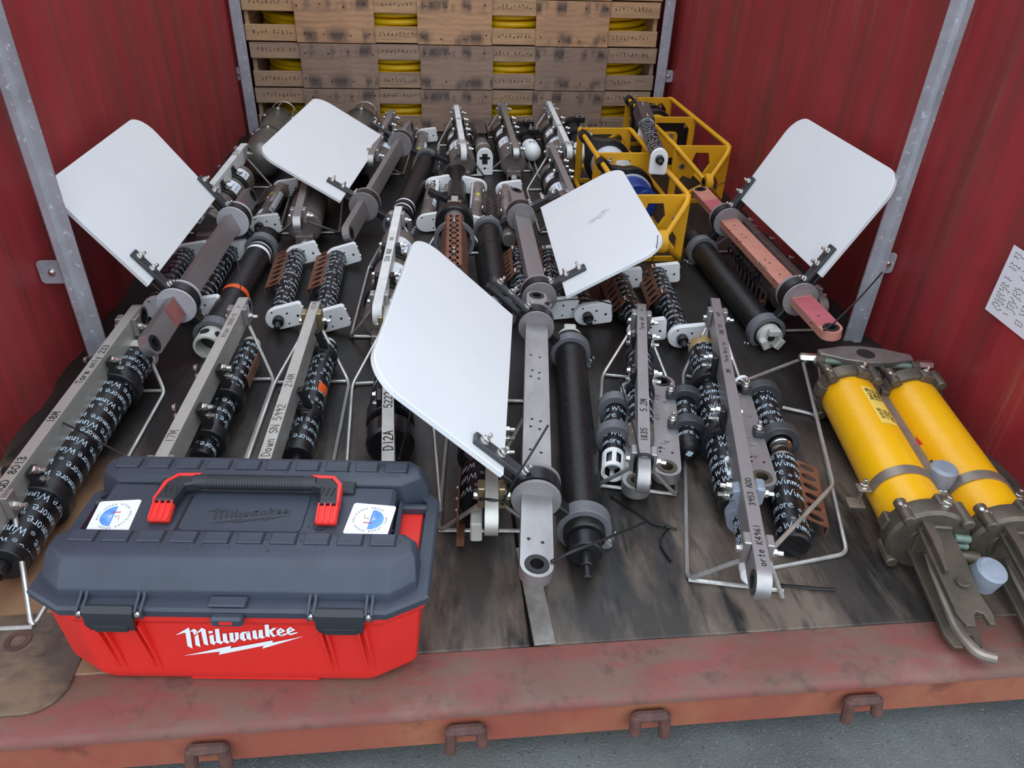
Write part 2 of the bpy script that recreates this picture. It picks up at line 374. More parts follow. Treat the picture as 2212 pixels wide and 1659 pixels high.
def struct(name, m, material, parent=None, smooth=35):
    o = obj(name, m, material, parent, smooth); o['kind'] = 'structure'; return o
class T:
    """a thing: an Empty at its base, turned about z; parts are built in its own coordinates"""
    def __init__(s, name, label, cat, loc, rotz=0.0, group=None):
        e = bpy.data.objects.new(name, None); COL.objects.link(e); e.empty_display_size = .05
        e.location = loc; e.rotation_euler = (0, 0, rotz); e['label'] = label; e['category'] = cat
        if group: e['group'] = group
        s.e = e; s.m = MX.Translation(V(loc)) @ MX.Rotation(rotz, 4, 'Z'); s.i = s.m.inverted()
    def L(s, px, py, z): return s.i @ U(px, py, z)
    def hit(s, px, py, p, n):
        """where the sight line meets the local plane through p with normal n"""
        o = s.i @ CAM; d = s.i.to_3x3() @ ray(px, py); p = V(p); n = V(n)
        return o+d*((p-o).dot(n)/d.dot(n))
    def par(s, py, p0, d):
        """distance along the local line p0 + t d at which it reaches picture row py"""
        lo, hi = -3.0, 3.0; p0 = V(p0); d = V(d)
        def g(t):
            w = s.m @ (p0+d*t); dep = (w-CAM).dot(fwd)
            return proj(w)[1] if dep > .05 else 1e6
        for _ in range(50):
            mid = (lo+hi)/2
            if g(mid) > py: lo = mid
            else: hi = mid
        return (lo+hi)/2
    def part(s, name, m, material, parent=None, smooth=35, label=None): return obj(name, m, material, parent or s.e, smooth, label)
    def inst(s, name, me, mtx, parent=None): return inst(name, me, mtx, parent or s.e)
def frame(p, X, Y, Z):
    return MX(((X[0], Y[0], Z[0], p[0]), (X[1], Y[1], Z[1], p[1]), (X[2], Y[2], Z[2], p[2]), (0, 0, 0, 1)))
def zframe(p, z, scale=1.0):
    X, Y = perp(V(z)); Z = V(z).normalized(); return frame(V(p), X*scale, Y*scale, Z*scale)
def rrect(x0, y0, x1, y1, r, n=5, rs=None):
    """rounded rectangle outline; rs = radii of (x0y0, x1y0, x1y1, x0y1)"""
    rs = rs or (r, r, r, r); out = []
    for (cx, cy, a, q) in ((x0, y0, 180, rs[0]), (x1, y0, 270, rs[1]), (x1, y1, 0, rs[2]), (x0, y1, 90, rs[3])):
        if q <= 0: out.append((cx, cy)); continue
        ox = cx+q if cx == x0 else cx-q; oy = cy+q if cy == y0 else cy-q
        for i in range(n+1):
            w = rad(a+90*i/n); out.append((ox+q*math.cos(w), oy+q*math.sin(w)))
    return out
# shared small hardware
_b = M(); _b.cyl((0, 0, 0), (0, 0, .002), .0105, 14); _b.lathe((0, 0, .002), (0, 0, 1), [(0, .0085), (.0075, .0085), (.0085, .007), (.0085, 0)], 6); _b.cyl((0, 0, .009), (0, 0, .022), .0048, 8, c=.001)
ME_STUD = _b.data('stud', 'bolt_steel', 30)
_b = M(); _b.cyl((0, 0, 0), (0, 0, .0018), .0095, 12); _b.lathe((0, 0, .0018), (0, 0, 1), [(0, .0075), (.006, .0075), (.007, .006), (.007, 0)], 6)
ME_BOLT = _b.data('bolt', 'bolt_steel', 30)
_b = M(); _b.lathe((0, 0, 0), (0, 0, 1), [(0, .0045), (.003, .0042), (.0042, .003), (.0044, 0)], 10)
ME_SCREW = _b.data('screw', 'bolt_steel', 40)

# ------------------------------------------------------------------ handwriting: single-stroke letters on a 4 x 6 grid
G = {'A': ['0,0 2,6 4,0', '.8,2.2 3.2,2.2'], 'B': ['0,0 0,6 3,5.6 3,3.6 0,3.2 3.6,2.6 3.4,.4 0,0'], 'C': ['4,5 2,6 0,4 0,2 2,0 4,1'], 'D': ['0,0 0,6 2.5,5.6 4,3 2.5,.4 0,0'],
 'E': ['4,0 0,0 0,6 4,6', '0,3 3,3'], 'G': ['4,5 2,6 0,4 0,2 2,0 4,1 4,3 2.5,3'], 'H': ['0,0 0,6', '4,0 4,6', '0,3 4,3'], 'I': ['2,0 2,6'], 'K': ['0,0 0,6', '4,6 0,2.6 4,0'], 'L': ['0,6 0,0 3.6,0'],
 'M': ['0,0 0.4,6 2,2 3.6,6 4,0'], 'N': ['0,0 0,6 4,0 4,6'], 'O': ['2,0 0,2 0,4 2,6 4,4 4,2 2,0'], 'P': ['0,0 0,6 3,6 4,4.6 3,3 0,3'], 'Q': ['2,0 0,2 0,4 2,6 4,4 4,2 2,0', '2.6,1.6 4.2,-.4'],
 'R': ['0,0 0,6 3,6 4,4.6 3,3 0,3', '1.6,3 4,0'], 'S': ['4,5.2 2,6 0,4.8 1,3.4 3.2,2.8 4,1.4 2,0 0,.8'], 'T': ['0,6 4,6', '2,6 2,0'], 'U': ['0,6 0,1.4 2,0 4,1.4 4,6'], 'V': ['0,6 2,0 4,6'], 'W': ['0,6 1,0 2,4 3,0 4,6'], 'Y': ['0,6 2,3 4,6', '2,3 2,0'],
 'a': ['3.4,4 1,4 0,2 1,0 3.4,1', '3.4,4 3.6,0'], 'd': ['3.4,3.4 1,4 0,2 1,0 3.4,1', '3.4,6 3.5,0'], 'e': ['0,2.2 3.4,2.4 2.4,4 .6,3.6 0,1.8 1,0 3.4,.6'], 'k': ['0,0 0,6', '3,4 0,1.8 3.4,0'], 'l': ['1,6 1,0'], 'm': ['0,0 0,4 1.2,3.6 1.6,0', '1.6,3 2.8,4 3.4,0'],
 'n': ['0,0 0,4 2.4,3.8 3,0'], 'o': ['1.6,0 0,1.2 .4,3.6 1.8,4 3.2,3 3,.8 1.6,0'], 'r': ['0,0 .2,4', '.2,2.6 1.6,4 2.8,3.6'], 't': ['1.4,6 1.4,.4 2.8,.2', '0,4 3,4'], 'y': ['0,4 1.6,1', '3.4,4 .6,-2'], 'w': ['0,4 .8,0 1.8,3 2.8,0 3.6,4'],
 '0': ['2,0 0,2 0,4 2,6 4,4 4,2 2,0'], '1': ['2,0 2,6'], '2': ['0,5 2,6 4,4.6 0,0 4,0'], '3': ['0,5.4 2.6,6 3.8,4.6 1.6,3.2 4,1.8 2.4,0 0,.8'], '4': ['3,0 3,6 0,2 4,2'], '5': ['4,6 .6,6 .2,3.4 2.4,3.8 4,2 2.4,0 0,.6'],
 '6': ['3.4,6 .6,3.4 .4,1 2,0 3.8,1.2 2.6,3 .5,2'], '7': ['0,6 4,6 1.4,0'], '8': ['2,3.2 .4,4.6 2,6 3.6,4.6 2,3.2 0,1.4 2,0 4,1.4 2,3.2'], '9': ['3.6,4.4 2,3 .4,4.4 2,6 3.6,4.4 3,0'], '-': ['.6,3 3.4,3'], '.': ['1.8,0 2.2,.6'], '>': ['0,3 4,3', '2.4,5 4,3 2.4,1'], ' ': []}
def pl(s): return [tuple(float(x) for x in p.split(',')) for p in s.split()]
def strokes(txt, h, gap=1.5):
    out = []; x = 0.0; k = h/6
    for ch in txt:
        for st in G.get(ch, []): out.append([(x+a*k, b*k) for a, b in pl(st)])
        x += (4+gap)*k if ch not in 'I1l.' else (3+gap)*k
    return out, x-gap*k
WIN = [pl(x) for x in ('0,3.6 .5,.2 1.6,3.0 2.7,.2 4.2,4.2', '4.9,3.0 5.1,.5 5.9,.7', '5.0,4.3 5.25,4.4', '6.4,2.9 6.5,.2 6.9,2.3 7.6,2.7 8.1,.3', '8.9,2.8 9,.3 9.4,2.3 10,2.6 10.3,.4 10.7,2.3 11.4,2.6 11.7,.4', '13.4,.3 12.6,1.4 13.2,2.8 14.2,2.3 14.1,.8 13.4,.3', '15.0,2.8 15.1,.4', '15.1,1.8 15.7,2.7 16.6,2.5', '17.2,1.5 19.0,1.8 18.5,2.8 17.5,2.6 17.1,1.2 17.9,.3 19.4,.7')]
RING = [[(math.cos(2*math.pi*i/9), math.sin(2*math.pi*i/9)) for i in range(10)], [(-.6, .3), (-.2, -.3), (.2, .3), (.6, -.3)]]
def ink(m, sts, w, fn):
    """turn strokes into thin ribbons laid on a surface: fn(u, v) gives the 3-D point"""
    for st in sts:
        pv = None
        for i in range(len(st)-1):
            (a, b), (c, d) = st[i], st[i+1]; l = math.hypot(c-a, d-b)
            if l < 1e-9: continue
            nx, ny = -(d-b)/l*w/2, (c-a)/l*w/2; ex, ey = (c-a)/l*w*.3, (d-b)/l*w*.3
            k = len(m.v)
            m.v += [tuple(fn(a-ex+nx, b-ey+ny)), tuple(fn(a-ex-nx, b-ey-ny)), tuple(fn(c+ex-nx, d+ey-ny)), tuple(fn(c+ex+nx, d+ey+ny))]
            m.f.append((k, k+1, k+2, k+3))
def tape_words(m, a, b, r, rng, size=.0235, pitch=.0325):
    """the printed word of the wrapping tape, repeated round a cylinder from a to b"""
    a = V(a); b = V(b); d = (b-a).normalized(); L = (b-a).length; X, Y = perp(d)
    if abs(X.z) > abs(Y.z): X, Y = Y, -X          # X horizontal, Y upright
    if Y.z < 0: Y = -Y
    R = r+.0006; k = size/6.0
    def on(s0, u0, flip):
        def fn(u, v):
            w = (u0+flip*u)/R; s = s0-flip*v+.10*(u0+flip*u)
            s = min(max(s, .001), L-.001)
            return a+d*s+X*(R*math.cos(w))+Y*(R*math.sin(w))
        return fn
    s = pitch*.3
    while s < L-size*.3:
        flip = -1
        u = math.pi*R*rng.uniform(1.1, 1.6)      # start past the left side, run over the top
        while u > -.25*math.pi*R:
            ws = k*rng.uniform(.92, 1.1); wl = 19.6*ws
            ink(m, [[(x*ws, y*ws*1.25) for x, y in st] for st in WIN], .0017, on(s+rng.uniform(-.002, .003), u, flip))
            u -= wl+rng.uniform(.004, .012)
            if rng.random() < .45:
                q = .0042; ink(m, [[(x*q+q, y*q) for x, y in st] for st in RING], .0008, on(s, u, flip)); u -= 4*q
        s += pitch*rng.uniform(.85, 1.2)
_cache = {}
def tape_mesh(L, r, seed):
    key = (round(L, 2), round(r, 3), seed)
    if key not in _cache:
        m = M(); tape_words(m, (0, 0, 0), (0, round(L, 2), 0), r, random.Random(seed)); _cache[key] = m.data('tape_print', 'ink_white', 0)
    return _cache[key]

# ================================================================== the container
HW = 1.165; HR = 1.200; BACK = 4.45; RIM = 2.35; CRY = 3.495
def corrugated(sign):
    m = M(); pr = []; y = -.02; pr.append((y, 0)); y = .30
    while y < BACK:
        for dy, dx in ((0, 0), (.065, .013), (.145, .013), (.210, 0)): pr.append((y+dy, dx))
        y += .29
    pr = [p for p in pr if p[0] < BACK]+[(BACK, 0)]
    k = len(pr); vs = []
    for z in (0, RIM):
        w_ = HR if sign > 0 else HW
        vs += [(sign*(w_+dx), yy, z) for yy, dx in pr]
        vs += [(sign*(w_+.06), yy, z) for yy, dx in pr]
    fs = []
    for i in range(k-1):
        fs += [(i, i+1, 2*k+i+1, 2*k+i), (k+i, k+i+1, 3*k+i+1, 3*k+i), (i, i+1, k+i+1, k+i), (2*k+i, 2*k+i+1, 3*k+i+1, 3*k+i)]
    fs += [(0, k, 3*k, 2*k), (k-1, 2*k-1, 4*k-1, 3*k-1)]
    return m.add(vs, fs)
wl = struct('wall_left', corrugated(-1), 'red_wall', smooth=0)
wr = struct('wall_right', corrugated(1), 'red_wall', smooth=0)
m = M(); m.box(((HR-HW)/2, BACK+.03, RIM/2), (HW+HR+.12, .06, RIM)); struct('wall_back', m, 'red_wall')
m = M(); m.box(((HR-HW)/2, (BACK)/2, -.035), (HR+HW+.11, BACK, .04)); fl = struct('floor', m, 'dark_inside')
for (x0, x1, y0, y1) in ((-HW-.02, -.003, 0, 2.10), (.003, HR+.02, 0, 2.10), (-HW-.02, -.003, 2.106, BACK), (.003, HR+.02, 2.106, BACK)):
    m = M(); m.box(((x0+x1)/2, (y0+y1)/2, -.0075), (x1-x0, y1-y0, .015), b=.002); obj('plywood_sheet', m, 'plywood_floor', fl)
# threshold: painted steel sill with rolled lip
SZ = -.004
m = M()
prof = [(-.0005, -.112), (-.0005, SZ), (-.078, SZ), (-.088, SZ-.003), (-.104, SZ-.004), (-.114, SZ-.010), (-.116, SZ-.020), (-.108, SZ-.026), (-.108, -.104), (-.102, -.112)]
m.loft([[V((x, a, b)) for a, b in prof] for x in (-1.34, 1.34)])
sill = struct('trim_1', m, 'sill_paint', smooth=50)
m = M(); m.box((0, -.1085, -.066), (2.6, .003, .076)); obj('front_face', m, 'sill_face', sill, label='rust-streaked front face of the threshold')
m = M(); m.box((0, -.112, -.012), (2.6, .006, .012), b=.003)
m = M(); m.prism(rrect(-1.165, -.070, -.783, .135, .05, 6, (0, .055, .02, 0)), (0, 0, 0), (1, 0, 0), (0, 1, 0), (0, 0, 1), -.003, .003, .001)
struct('trim_2', m, 'corner_plate')
m = M(); m.annulus((-.905, .075, .0025), (0, 0, 1), .013, .022, .003, 18); o = obj('bolt_hole_ring', m, 'rusty_steel', bpy.data.objects['trim_2'])
p0 = U(1178, 1392, .002); p1 = U(1152, 1268, .002); d = (p1-p0).normalized(); p1 = p0+d*.24
m = M(); X = d.cross(V((0, 0, 1))); m.box((p0+p1)/2, (.040, (p1-p0).length, .005), (X, d, V((0, 0, 1))), b=.0015); struct('trim_3', m, 'worn_strip')
m = M(); m.add([(-9, -7, -.165), (9, -7, -.165), (9, 9, -.165), (-9, 9, -.165)], [(0, 1, 2, 3)]); g = struct('ground', m, 'concrete', smooth=0)
# hinge lugs on the threshold face
for i, (px, py, lab) in enumerate(((452, 1608, 'rusty hinge lug on threshold face below toolbox logo'), (1006, 1572, 'rusty hinge lug on threshold face right of the toolbox'),
        (1398, 1552, 'third rusty hinge lug from the left on the threshold face'), (1850, 1520, 'rusty hinge lug on threshold face below yellow release cylinders'))):
    c = UY(px, py, -.112); z0 = -.052
    t = T('hinge_lug', lab, 'hinge', (c.x, -.11, z0), 0, 'hinge lugs along the threshold')
    m = M(); m.box((0, -.012, .004), (.066, .022, .020), b=.008); t.part('lug_body', m, 'rusty_steel')
    for sx, l in ((-.025, .036+.012*(i % 2)), (.025, .048-.014*(i % 2))):
        m = M(); m.cyl((sx, -.012, .008), (sx*1.1, -.024, .006-l), .0105, 10, c=.003); t.part('prong', m, 'rusty_steel')

# galvanised lashing posts
def post(px_b, py_b, y, side, x, tabs, lab, w=.052, h=2.2):
    t = T('lashing_post', lab, 'post', (x, y, 0), 0)
    m = M(); s = side                                     # s = +1: wall on the right
    ol = [(-.028*s, 0), (-.028*s, -.006), (-.004*s, -.006), (.004*s, -.018), (.022*s, -.018), (.028*s, -.010), (.028*s, .004), (.022*s, .004), (.020*s, -.011), (.006*s, -.011), (-.002*s, 0)]
    m.prism(ol, (0, 0, .002), (1, 0, 0), (0, 1, 0), (0, 0, 1), 0, h); t.part('channel', m, 'galvanised')
    for z in tabs:
        m = M(); wd = (HR if s > 0 else HW+.010)-abs(x)
        m.prism(rrect(.02, -.032, wd-.001, .032, .012, 4, (0, .012, .012, 0)), (0, .004, z), (s, 0, 0), (0, 0, 1), (0, 1, 0), 0, .006, .001); tb = t.part('tab', m, 'galvanised')
        t.inst('bolt', ME_BOLT, zframe((s*(wd*.62), .004, z), (0, -1, 0)), tb); 
    return t
pl_ = U(228, 752, .002); pr_ = U(1838, 750, .002)
z1 = UY(115, 590, 1.015).z; z2 = UY(1943, 570, 1.05).z
yl_ = 1.015; xl_ = UY(232, 740, yl_).x-.028
post(0, 0, yl_, -1, xl_, (z1, 1.2), 'galvanised lashing post on left wall, nearer one beside leaning white fin')
yr_ = 1.05; xr_ = UY(1822, 730, yr_).x+.028
post(0, 0, yr_, 1, xr_, (z2, 1.2), 'galvanised lashing post on right wall, nearer one beside leaning white fin')
a = UY(518, 160, 3.44); b = UY(1433, 165, 3.44)
post(0, 0, 3.44, -1, -1.122, (a.z, 1.1), 'galvanised lashing post at rear left corner beside wooden crates')
post(0, 0, 3.44, 1, 1.128, (b.z, 1.1), 'galvanised lashing post at rear right corner beside wooden crates')

# note taped to the right wall
c0 = [UX(px, py, HR) for px, py in ((2194, 529), (2236, 556), (2186, 708), (2131, 667))]
c = sum(c0, V())/4
t = T('paper_note', 'creased white handwritten paper note taped to right wall', 'paper', (HR-.003, c.y, c.z), 0)
Yv = (c0[0]-c0[3]).normalized(); Yv.x = 0; Xv = V((0, -1, 0)); Xv = (Xv-Yv*Xv.dot(Yv)).normalized(); hh = (c0[0]-c0[3]).length; ww = .19
Xv = Yv.cross(V((-1, 0, 0)))
o0 = t.i @ V((HR-.003, c0[3].y, c0[3].z))
m = M(); m.prism([(0, 0), (ww, 0), (ww, hh), (0, hh)], o0, Xv, Yv, V((-1, 0, 0)), 0, .0012); sheet = t.part('sheet', m, 'paper')
rng = random.Random(5); m = M()
for r_ in range(17):
    v0 = hh*(.92-.05*r_)
    for c_ in range(4):
        if rng.random() < .22: continue
        u0 = .014+c_*.043; n = rng.randint(2, 4)
        st = [[(u0+i*.009, v0+rng.uniform(-.003, .004)), (u0+i*.009+.004, v0+rng.uniform(-.003, .004)), (u0+i*.009+.007, v0+rng.uniform(-.003, .004))] for i in range(n)]
        ink(m, st, .0016, lambda u, v: o0+Xv*u+Yv*v+V((-.0016, 0, 0)))
t.part('handwriting', m, 'ink_grey', sheet)
for (wx, wy, wz, side) in ():
    pass

# ------------------------------------------------------------------ slatted crates of yellow hose at the back
CRX = ((-.835, -.428), (-.203, .191), (.418, .817))
rngc = random.Random(11)
row_names = ('bottom', 'middle', 'top', 'uppermost')
def crate(k, z0, dx, vis):
    t = T('wooden_crate', ('slatted wooden crate with plywood gussets, bottom of the rear stack behind instruments', 'slatted wooden crate, second from floor in rear stack, grey stained gussets',
        'slatted wooden crate, third from floor in rear stack, warm brown gussets', 'slatted wooden crate, topmost of rear stack, cut off by the photo top')[k], 'crate', (0, CRY, z0), 0, 'wooden hose crates stacked at the back')
    W = 2*1.10; H = .226; m = M()
    mt = 'slat_wood' if k >= 2 else 'slat_grey'
    for (a, b) in ((.004, .082), (.146, .224)):
        m = M(); m.box((.0+dx, .012, (a+b)/2), (W, .022, b-a), b=.002); s = t.part('slat', m, mt)
        # illegible pencil scribbles along the slat
        m = M(); x = -W/2+.04
        while x < W/2-.05:
            inpan = any(p0-.02 < x+dx < p1+.01 for p0, p1 in CRX)
            if not inpan and rngc.random() < .93:
                zz = (a+b)/2+.004; ln = rngc.uniform(.012, .02)
                ink(m, [[(x+ln*i/5, zz+rngc.uniform(-.012, .013)) for i in range(4)]], .0026, lambda u, v: V((u+dx, .0004, v)))
            x += .021
        t.part('pencil_marks', m, 'ink_brown', s)
    for (a, b) in ((.004, .082), (.146, .224)):
        m = M(); m.box((dx, .70, (a+b)/2), (W, .022, b-a), b=.002); t.part('slat', m, mt)
    for sx in (-1, 1):
        m = M(); m.box((sx*(W/2-.012)+dx, .356, H/2), (.022, .66, .21), b=.002); t.part('end_panel', m, mt)
    m = M(); m.box((dx, .356, .010), (W-.05, .66, .012)); t.part('bottom_board', m, mt)
    for j, (p0, p1) in enumerate(CRX):
        q = dx+rngc.uniform(-.006, .006)
        m = M(); m.box(((p0+p1)/2+q, -.008, H/2), (p1-p0, .015, H-.003), b=.0015); g = t.part('gusset_panel', m, 'ply_panel' if k >= 2 else 'ply_panel_grey')
        m = M(); mm = M()
        for zz in (.040, .185):
            for i in range(4):
                x = p0+q+.03+(p1-p0-.06)*i/3+rngc.uniform(-.02, .02); z = zz+rngc.uniform(-.012, .012)
                m.cyl((x, -.0175, z), (x, -.013, z), .0042, 8)
                if rngc.random() < 0:
                    w = rngc.uniform(.006, .015); h = rngc.uniform(.012, .034)
                    pts = [(w*math.cos(a)*(1+.25*math.sin(3*a+i)), -h*.35+h*math.sin(a)*(1+.2*math.cos(2*a+j))) for a in [2*math.pi*n/14 for n in range(14)]]
                    mm.poly(pts, (x, -.0161, z), (1, 0, 0), (0, 0, 1))
        n_ = t.part('nail_heads', m, 'nail_stain', g); 
        pass
for k in range(4): crate(k, .002+.2275*k, (.0, .006, -.004, .003)[k], k < 3)
ME_COIL = {}
def coil(x, k, lab, R, n, tilt):
    z0 = .002+.2275*k+.018
    t = T('hose_coil', lab, 'hose coil', (x, CRY+.315, z0), 0, 'yellow hose coils in the rear crates')
    m = M(); r = .0165
    for q in range(n):
        for (dr, lev) in ((0, 0), (.032, 0), (.064, 0)):
            rr = R-dr; zz = r+q*.0335
            m.tube([V((rr*math.cos(a)+.006*math.sin(q*2+dr*90), rr*.92*math.sin(a), zz+.005*math.sin(2*a+q)+tilt*(math.sin(a)+1))) for a in [2*math.pi*i/30 for i in range(30)]], r, 8, closed=True)
    t.part('hose', m, 'yellow_hose', smooth=60)
cn = ('far left', 'left of centre', 'right of centre', 'far right')
for k in range(4):
    for i, (x, R) in enumerate(((-.83, .22), (-.315, .285), (.315, .285), (.835, .265))):
        coil(x, k, 'yellow hose coil inside the %s rear crate, %s of four' % (row_names[k], cn[i]), R, 4 if i else 3, .018)

# ================================================================== bars and eyes
def bar_mesh(m, c0, c1, a, b, w, t, eye=.0225):
    """tension bar: stadium outline w wide along a, t thick along b, from tip c0 to tip c1, an eye near each end"""
    c0 = V(c0); c1 = V(c1); d = (c1-c0).normalized(); R = w/2
    for c, e in ((c0, d), (c1, -d)):
        o = c+e*R                       # eye centre
        ang = sorted(set([i*15 for i in range(24)]+[135, 225]))
        inn = []; outr = []
        for g_ in ang:
            cs, sn = math.cos(rad(g_)), math.sin(rad(g_))      # 0 deg points to the tip
            inn.append(-e*cs*eye+a*sn*eye)
            if cs >= 0: outr.append(-e*cs*R+a*sn*R)
            else: k = R/max(abs(cs), abs(sn)); outr.append(-e*cs*k+a*sn*k)
        n = len(ang); vs = []
        for s in (t/2, -t/2):
            vs += [o+p+b*s for p in inn]+[o+p+b*s for p in outr]
        fs = []
        for i in range(n):
            j = (i+1) % n
            fs += [(i, j, n+j, n+i), (2*n+j, 2*n+i, 3*n+i, 3*n+j), (i, j, 2*n+j, 2*n+i)]
            if not (135 <= ang[i] and (ang[j] if j else 360) <= 225): fs.append((n+i, n+j, 3*n+j, 3*n+i))
        m.add(vs, fs)
    p = c0+d*w; q = c1-d*w
    vs = [x+a*(R*i)+b*(t/2*j) for x in (p, q) for i, j in ((-1, -1), (1, -1), (1, 1), (-1, 1))]
    m.add(vs, [(0, 1, 5, 4), (1, 2, 6, 5), (2, 3, 7, 6), (3, 0, 4, 7)])
def bushing(m, o, b, t, eye=.0225, hole=.0125):
    b = V(b); m.lathe(V(o)-b*(t/2+.0015), b, [(0, hole), (0, eye-.0006), (t+.003, eye-.0006), (t+.003, hole)], 22, closed=True)
def on_axis(p, X, Y): return lambda u, v: V(p)+V(X)*u+V(Y)*v
def tie(t, pts, r=.0022, parent=None, name='cable_tie'):
    m = M(); pts = [V(p) for p in pts]; q = []
    for i in range(len(pts)-1):                         # Catmull-Rom
        p0 = pts[max(i-1, 0)]; p1 = pts[i]; p2 = pts[i+1]; p3 = pts[min(i+2, len(pts)-1)]
        for k in range(6):
            s = k/6; q.append(.5*((2*p1)+(p2-p0)*s+(2*p0-5*p1+4*p2-p3)*s*s+(3*p1-p0-3*p2+p3)*s**3))
    q.append(pts[-1]); m.tube(q, r, 6)
    h = (pts[1]-pts[0]).normalized(); m.box(pts[0], (.009, .007, .006), (h, *perp(h)), .001)
    return t.part(name, m, 'zip_black', parent)

# ================================================================== vane frames: bar, two flanged spools, white fin, black pressure tube
def vane(label, x, y, z, az, ph, pt, sl, w, L, s0, s1, Ls, yo, side, tips, roll, barmat='bar_metal', spoolmat='spool_grey', tube=None, endmat=None, rf=.0475, holes=(), ties=()):
    t = T('vane_frame', label, 'vane frame', (x, y, 0), -rad(az), 'white finned vane frames'); sl = rad(sl)
    d = V((0, math.cos(sl), math.sin(sl))); X = V((1, 0, 0)); u = V((0, -math.sin(sl), math.cos(sl))); c = V((0, 0, z))
    fo = X*side*math.cos(rad(ph))+u*math.sin(rad(ph)); fn = fo.cross(d)
    if fn.z < 0: fn = -fn
    to = -(X*side*math.cos(rad(pt))+u*math.sin(rad(pt)))
    # bar
    t0 = t.par(tips[1], c, d); t1 = t.par(tips[0], c, d)
    b = X*math.sin(rad(roll))+u*math.cos(rad(roll)); a = d.cross(b)
    m = M(); W = .060; TH = .026; bar_mesh(m, c+d*t0, c+d*t1, a, b, W, TH); bar = t.part('bar', m, barmat, smooth=30)
    for e in (c+d*(t0+W/2), c+d*(t1-W/2)):
        m = M(); bushing(m, e, b, TH); t.part('eye_bushing', m, 'black_plastic')
    m = M()
    for hx, hy in holes:
        p = t.hit(hx, hy, c+b*(TH/2), b); m.cyl(p-b*.0005, p+b*.0006, .0034, 8)
    if holes: t.part('bolt_holes', m, 'ink_black', bar)
    if endmat:
        for (e0, e1) in endmat[1]:
            m = M(); m.box(c+d*((e0+e1)/2)+b*(TH/2+.0002), (W-.002, e1-e0, .0006), (a, d, b)); t.part('bar_face', m, endmat[0], bar, label='faded red end of the bar')
    # spools
    for k, s in enumerate((-1, 1)):
        o = c+d*(s*Ls/2); H = .058
        m = M(); m.lathe(o-d*(H/2), d, [(0, 0), (0, rf-.0015), (.0015, rf), (.0055, rf), (.007, rf-.0015), (.007, rf*.84), (H-.007, rf*.84), (H-.007, rf-.0015), (H-.0055, rf), (H-.0015, rf), (H, rf-.0015), (H, 0)], 36)
        sp = t.part('spool', m, spoolmat, smooth=30)
        # black bracket plates above and below the fin, running past the spool to the tube collar
        e0 = rf*.30; e1 = s0+.085; yb = (s*Ls/2)
        br = t.part('fin_bracket', M().box(o+fo*((e0+e1)/2)+fn*.0125, (e1-e0, .030, .011), (fo, d, fn), .002), 'bracket_grey')
        t.part('fin_bracket', M().box(o+fo*((e0+e1)/2)-fn*.0125, (e1-e0, .030, .011), (fo, d, fn), .002), 'black_plastic')
        for q in (.052, s0+.022, s0+.066):
            t.inst('stud', ME_STUD, zframe(o+fo*q+fn*.018, fn), br)
        m = M(); m.lathe(o-d*.016, d, [(0, rf*.84), (0, rf*.98), (.032, rf*.98), (.032, rf*.84)], 30, closed=True); t.part('spool_clamp', m, 'black_plastic')
        tn = to.cross(d)
        if tn.z < 0: tn = -tn
        q0 = rf*.7; q1 = s1-.035
        if tube:
            ar = t.part('tube_bracket', M().box(o+to*((q0+q1)/2), (q1-q0, .032, .026), (to, d, tn), .003), 'black_plastic')
            R = tube.get('r', .043); oc = o+to*s1
            m = M(); m.lathe(oc-d*.017, d, [(0, R+.0005), (0, R+.0125), (.002, R+.014), (.032, R+.014), (.034, R+.0125), (.034, R+.0005)], 36, closed=True)
            m.box(oc+to*(R+.018), (.030, .034, .024), (to, d, tn), .004); cl = t.part('tube_collar', m, tube.get('collar', 'grey_pvc'))
            t.inst('stud', ME_STUD, zframe(o+to*(q1-.006)+tn*.013, tn), cl)
            t.inst('stud', ME_STUD, zframe(oc+to*(R+.020)+tn*.012, tn), cl)
    # fin: thick white plastic sheet with two rounded outer corners
    m = M(); m.prism(rrect(s0, yo-L/2, s0+w, yo+L/2, .062, 7, (0, .075, .075, 0)), c, fo, d, fn, -.0065, .0065, .0015); fin = t.part('fin', m, 'fin_white', smooth=30)
    # pressure tube
    if tube:
        R = tube.get('r', .043); o = c+to*s1; y0 = t.par(tube['near'], o, d); y1 = t.par(tube['far'], o, d)
        m = M(); m.lathe(o+d*y0, d, [(0, 0), (0, R-.004), (.004, R), (y1-y0-.004, R), (y1-y0, R-.004), (y1-y0, 0)], 36); tb = t.part('pressure_tube', m, tube.get('mat', 'black_tube'))
        for (kind, end) in tube.get('caps', ()):
            e, dr = (o+d*y0, -d) if end == 'near' else (o+d*y1, d)
            cap_on(t, kind, e, dr, R, tb)
        for (yy, wd, mt_) in tube.get('bands', ()):
            ys = t.par(yy, o, d); m = M(); m.lathe(o+d*ys, d, [(0, R+.0006), (wd, R+.0006)], 36); t.part('tape_band', m, mt_, tb)
    return t, dict(c=c, d=d, fo=fo, fn=fn, b=b, a=a, t0=t0, t1=t1, fin=fin, bar=bar)
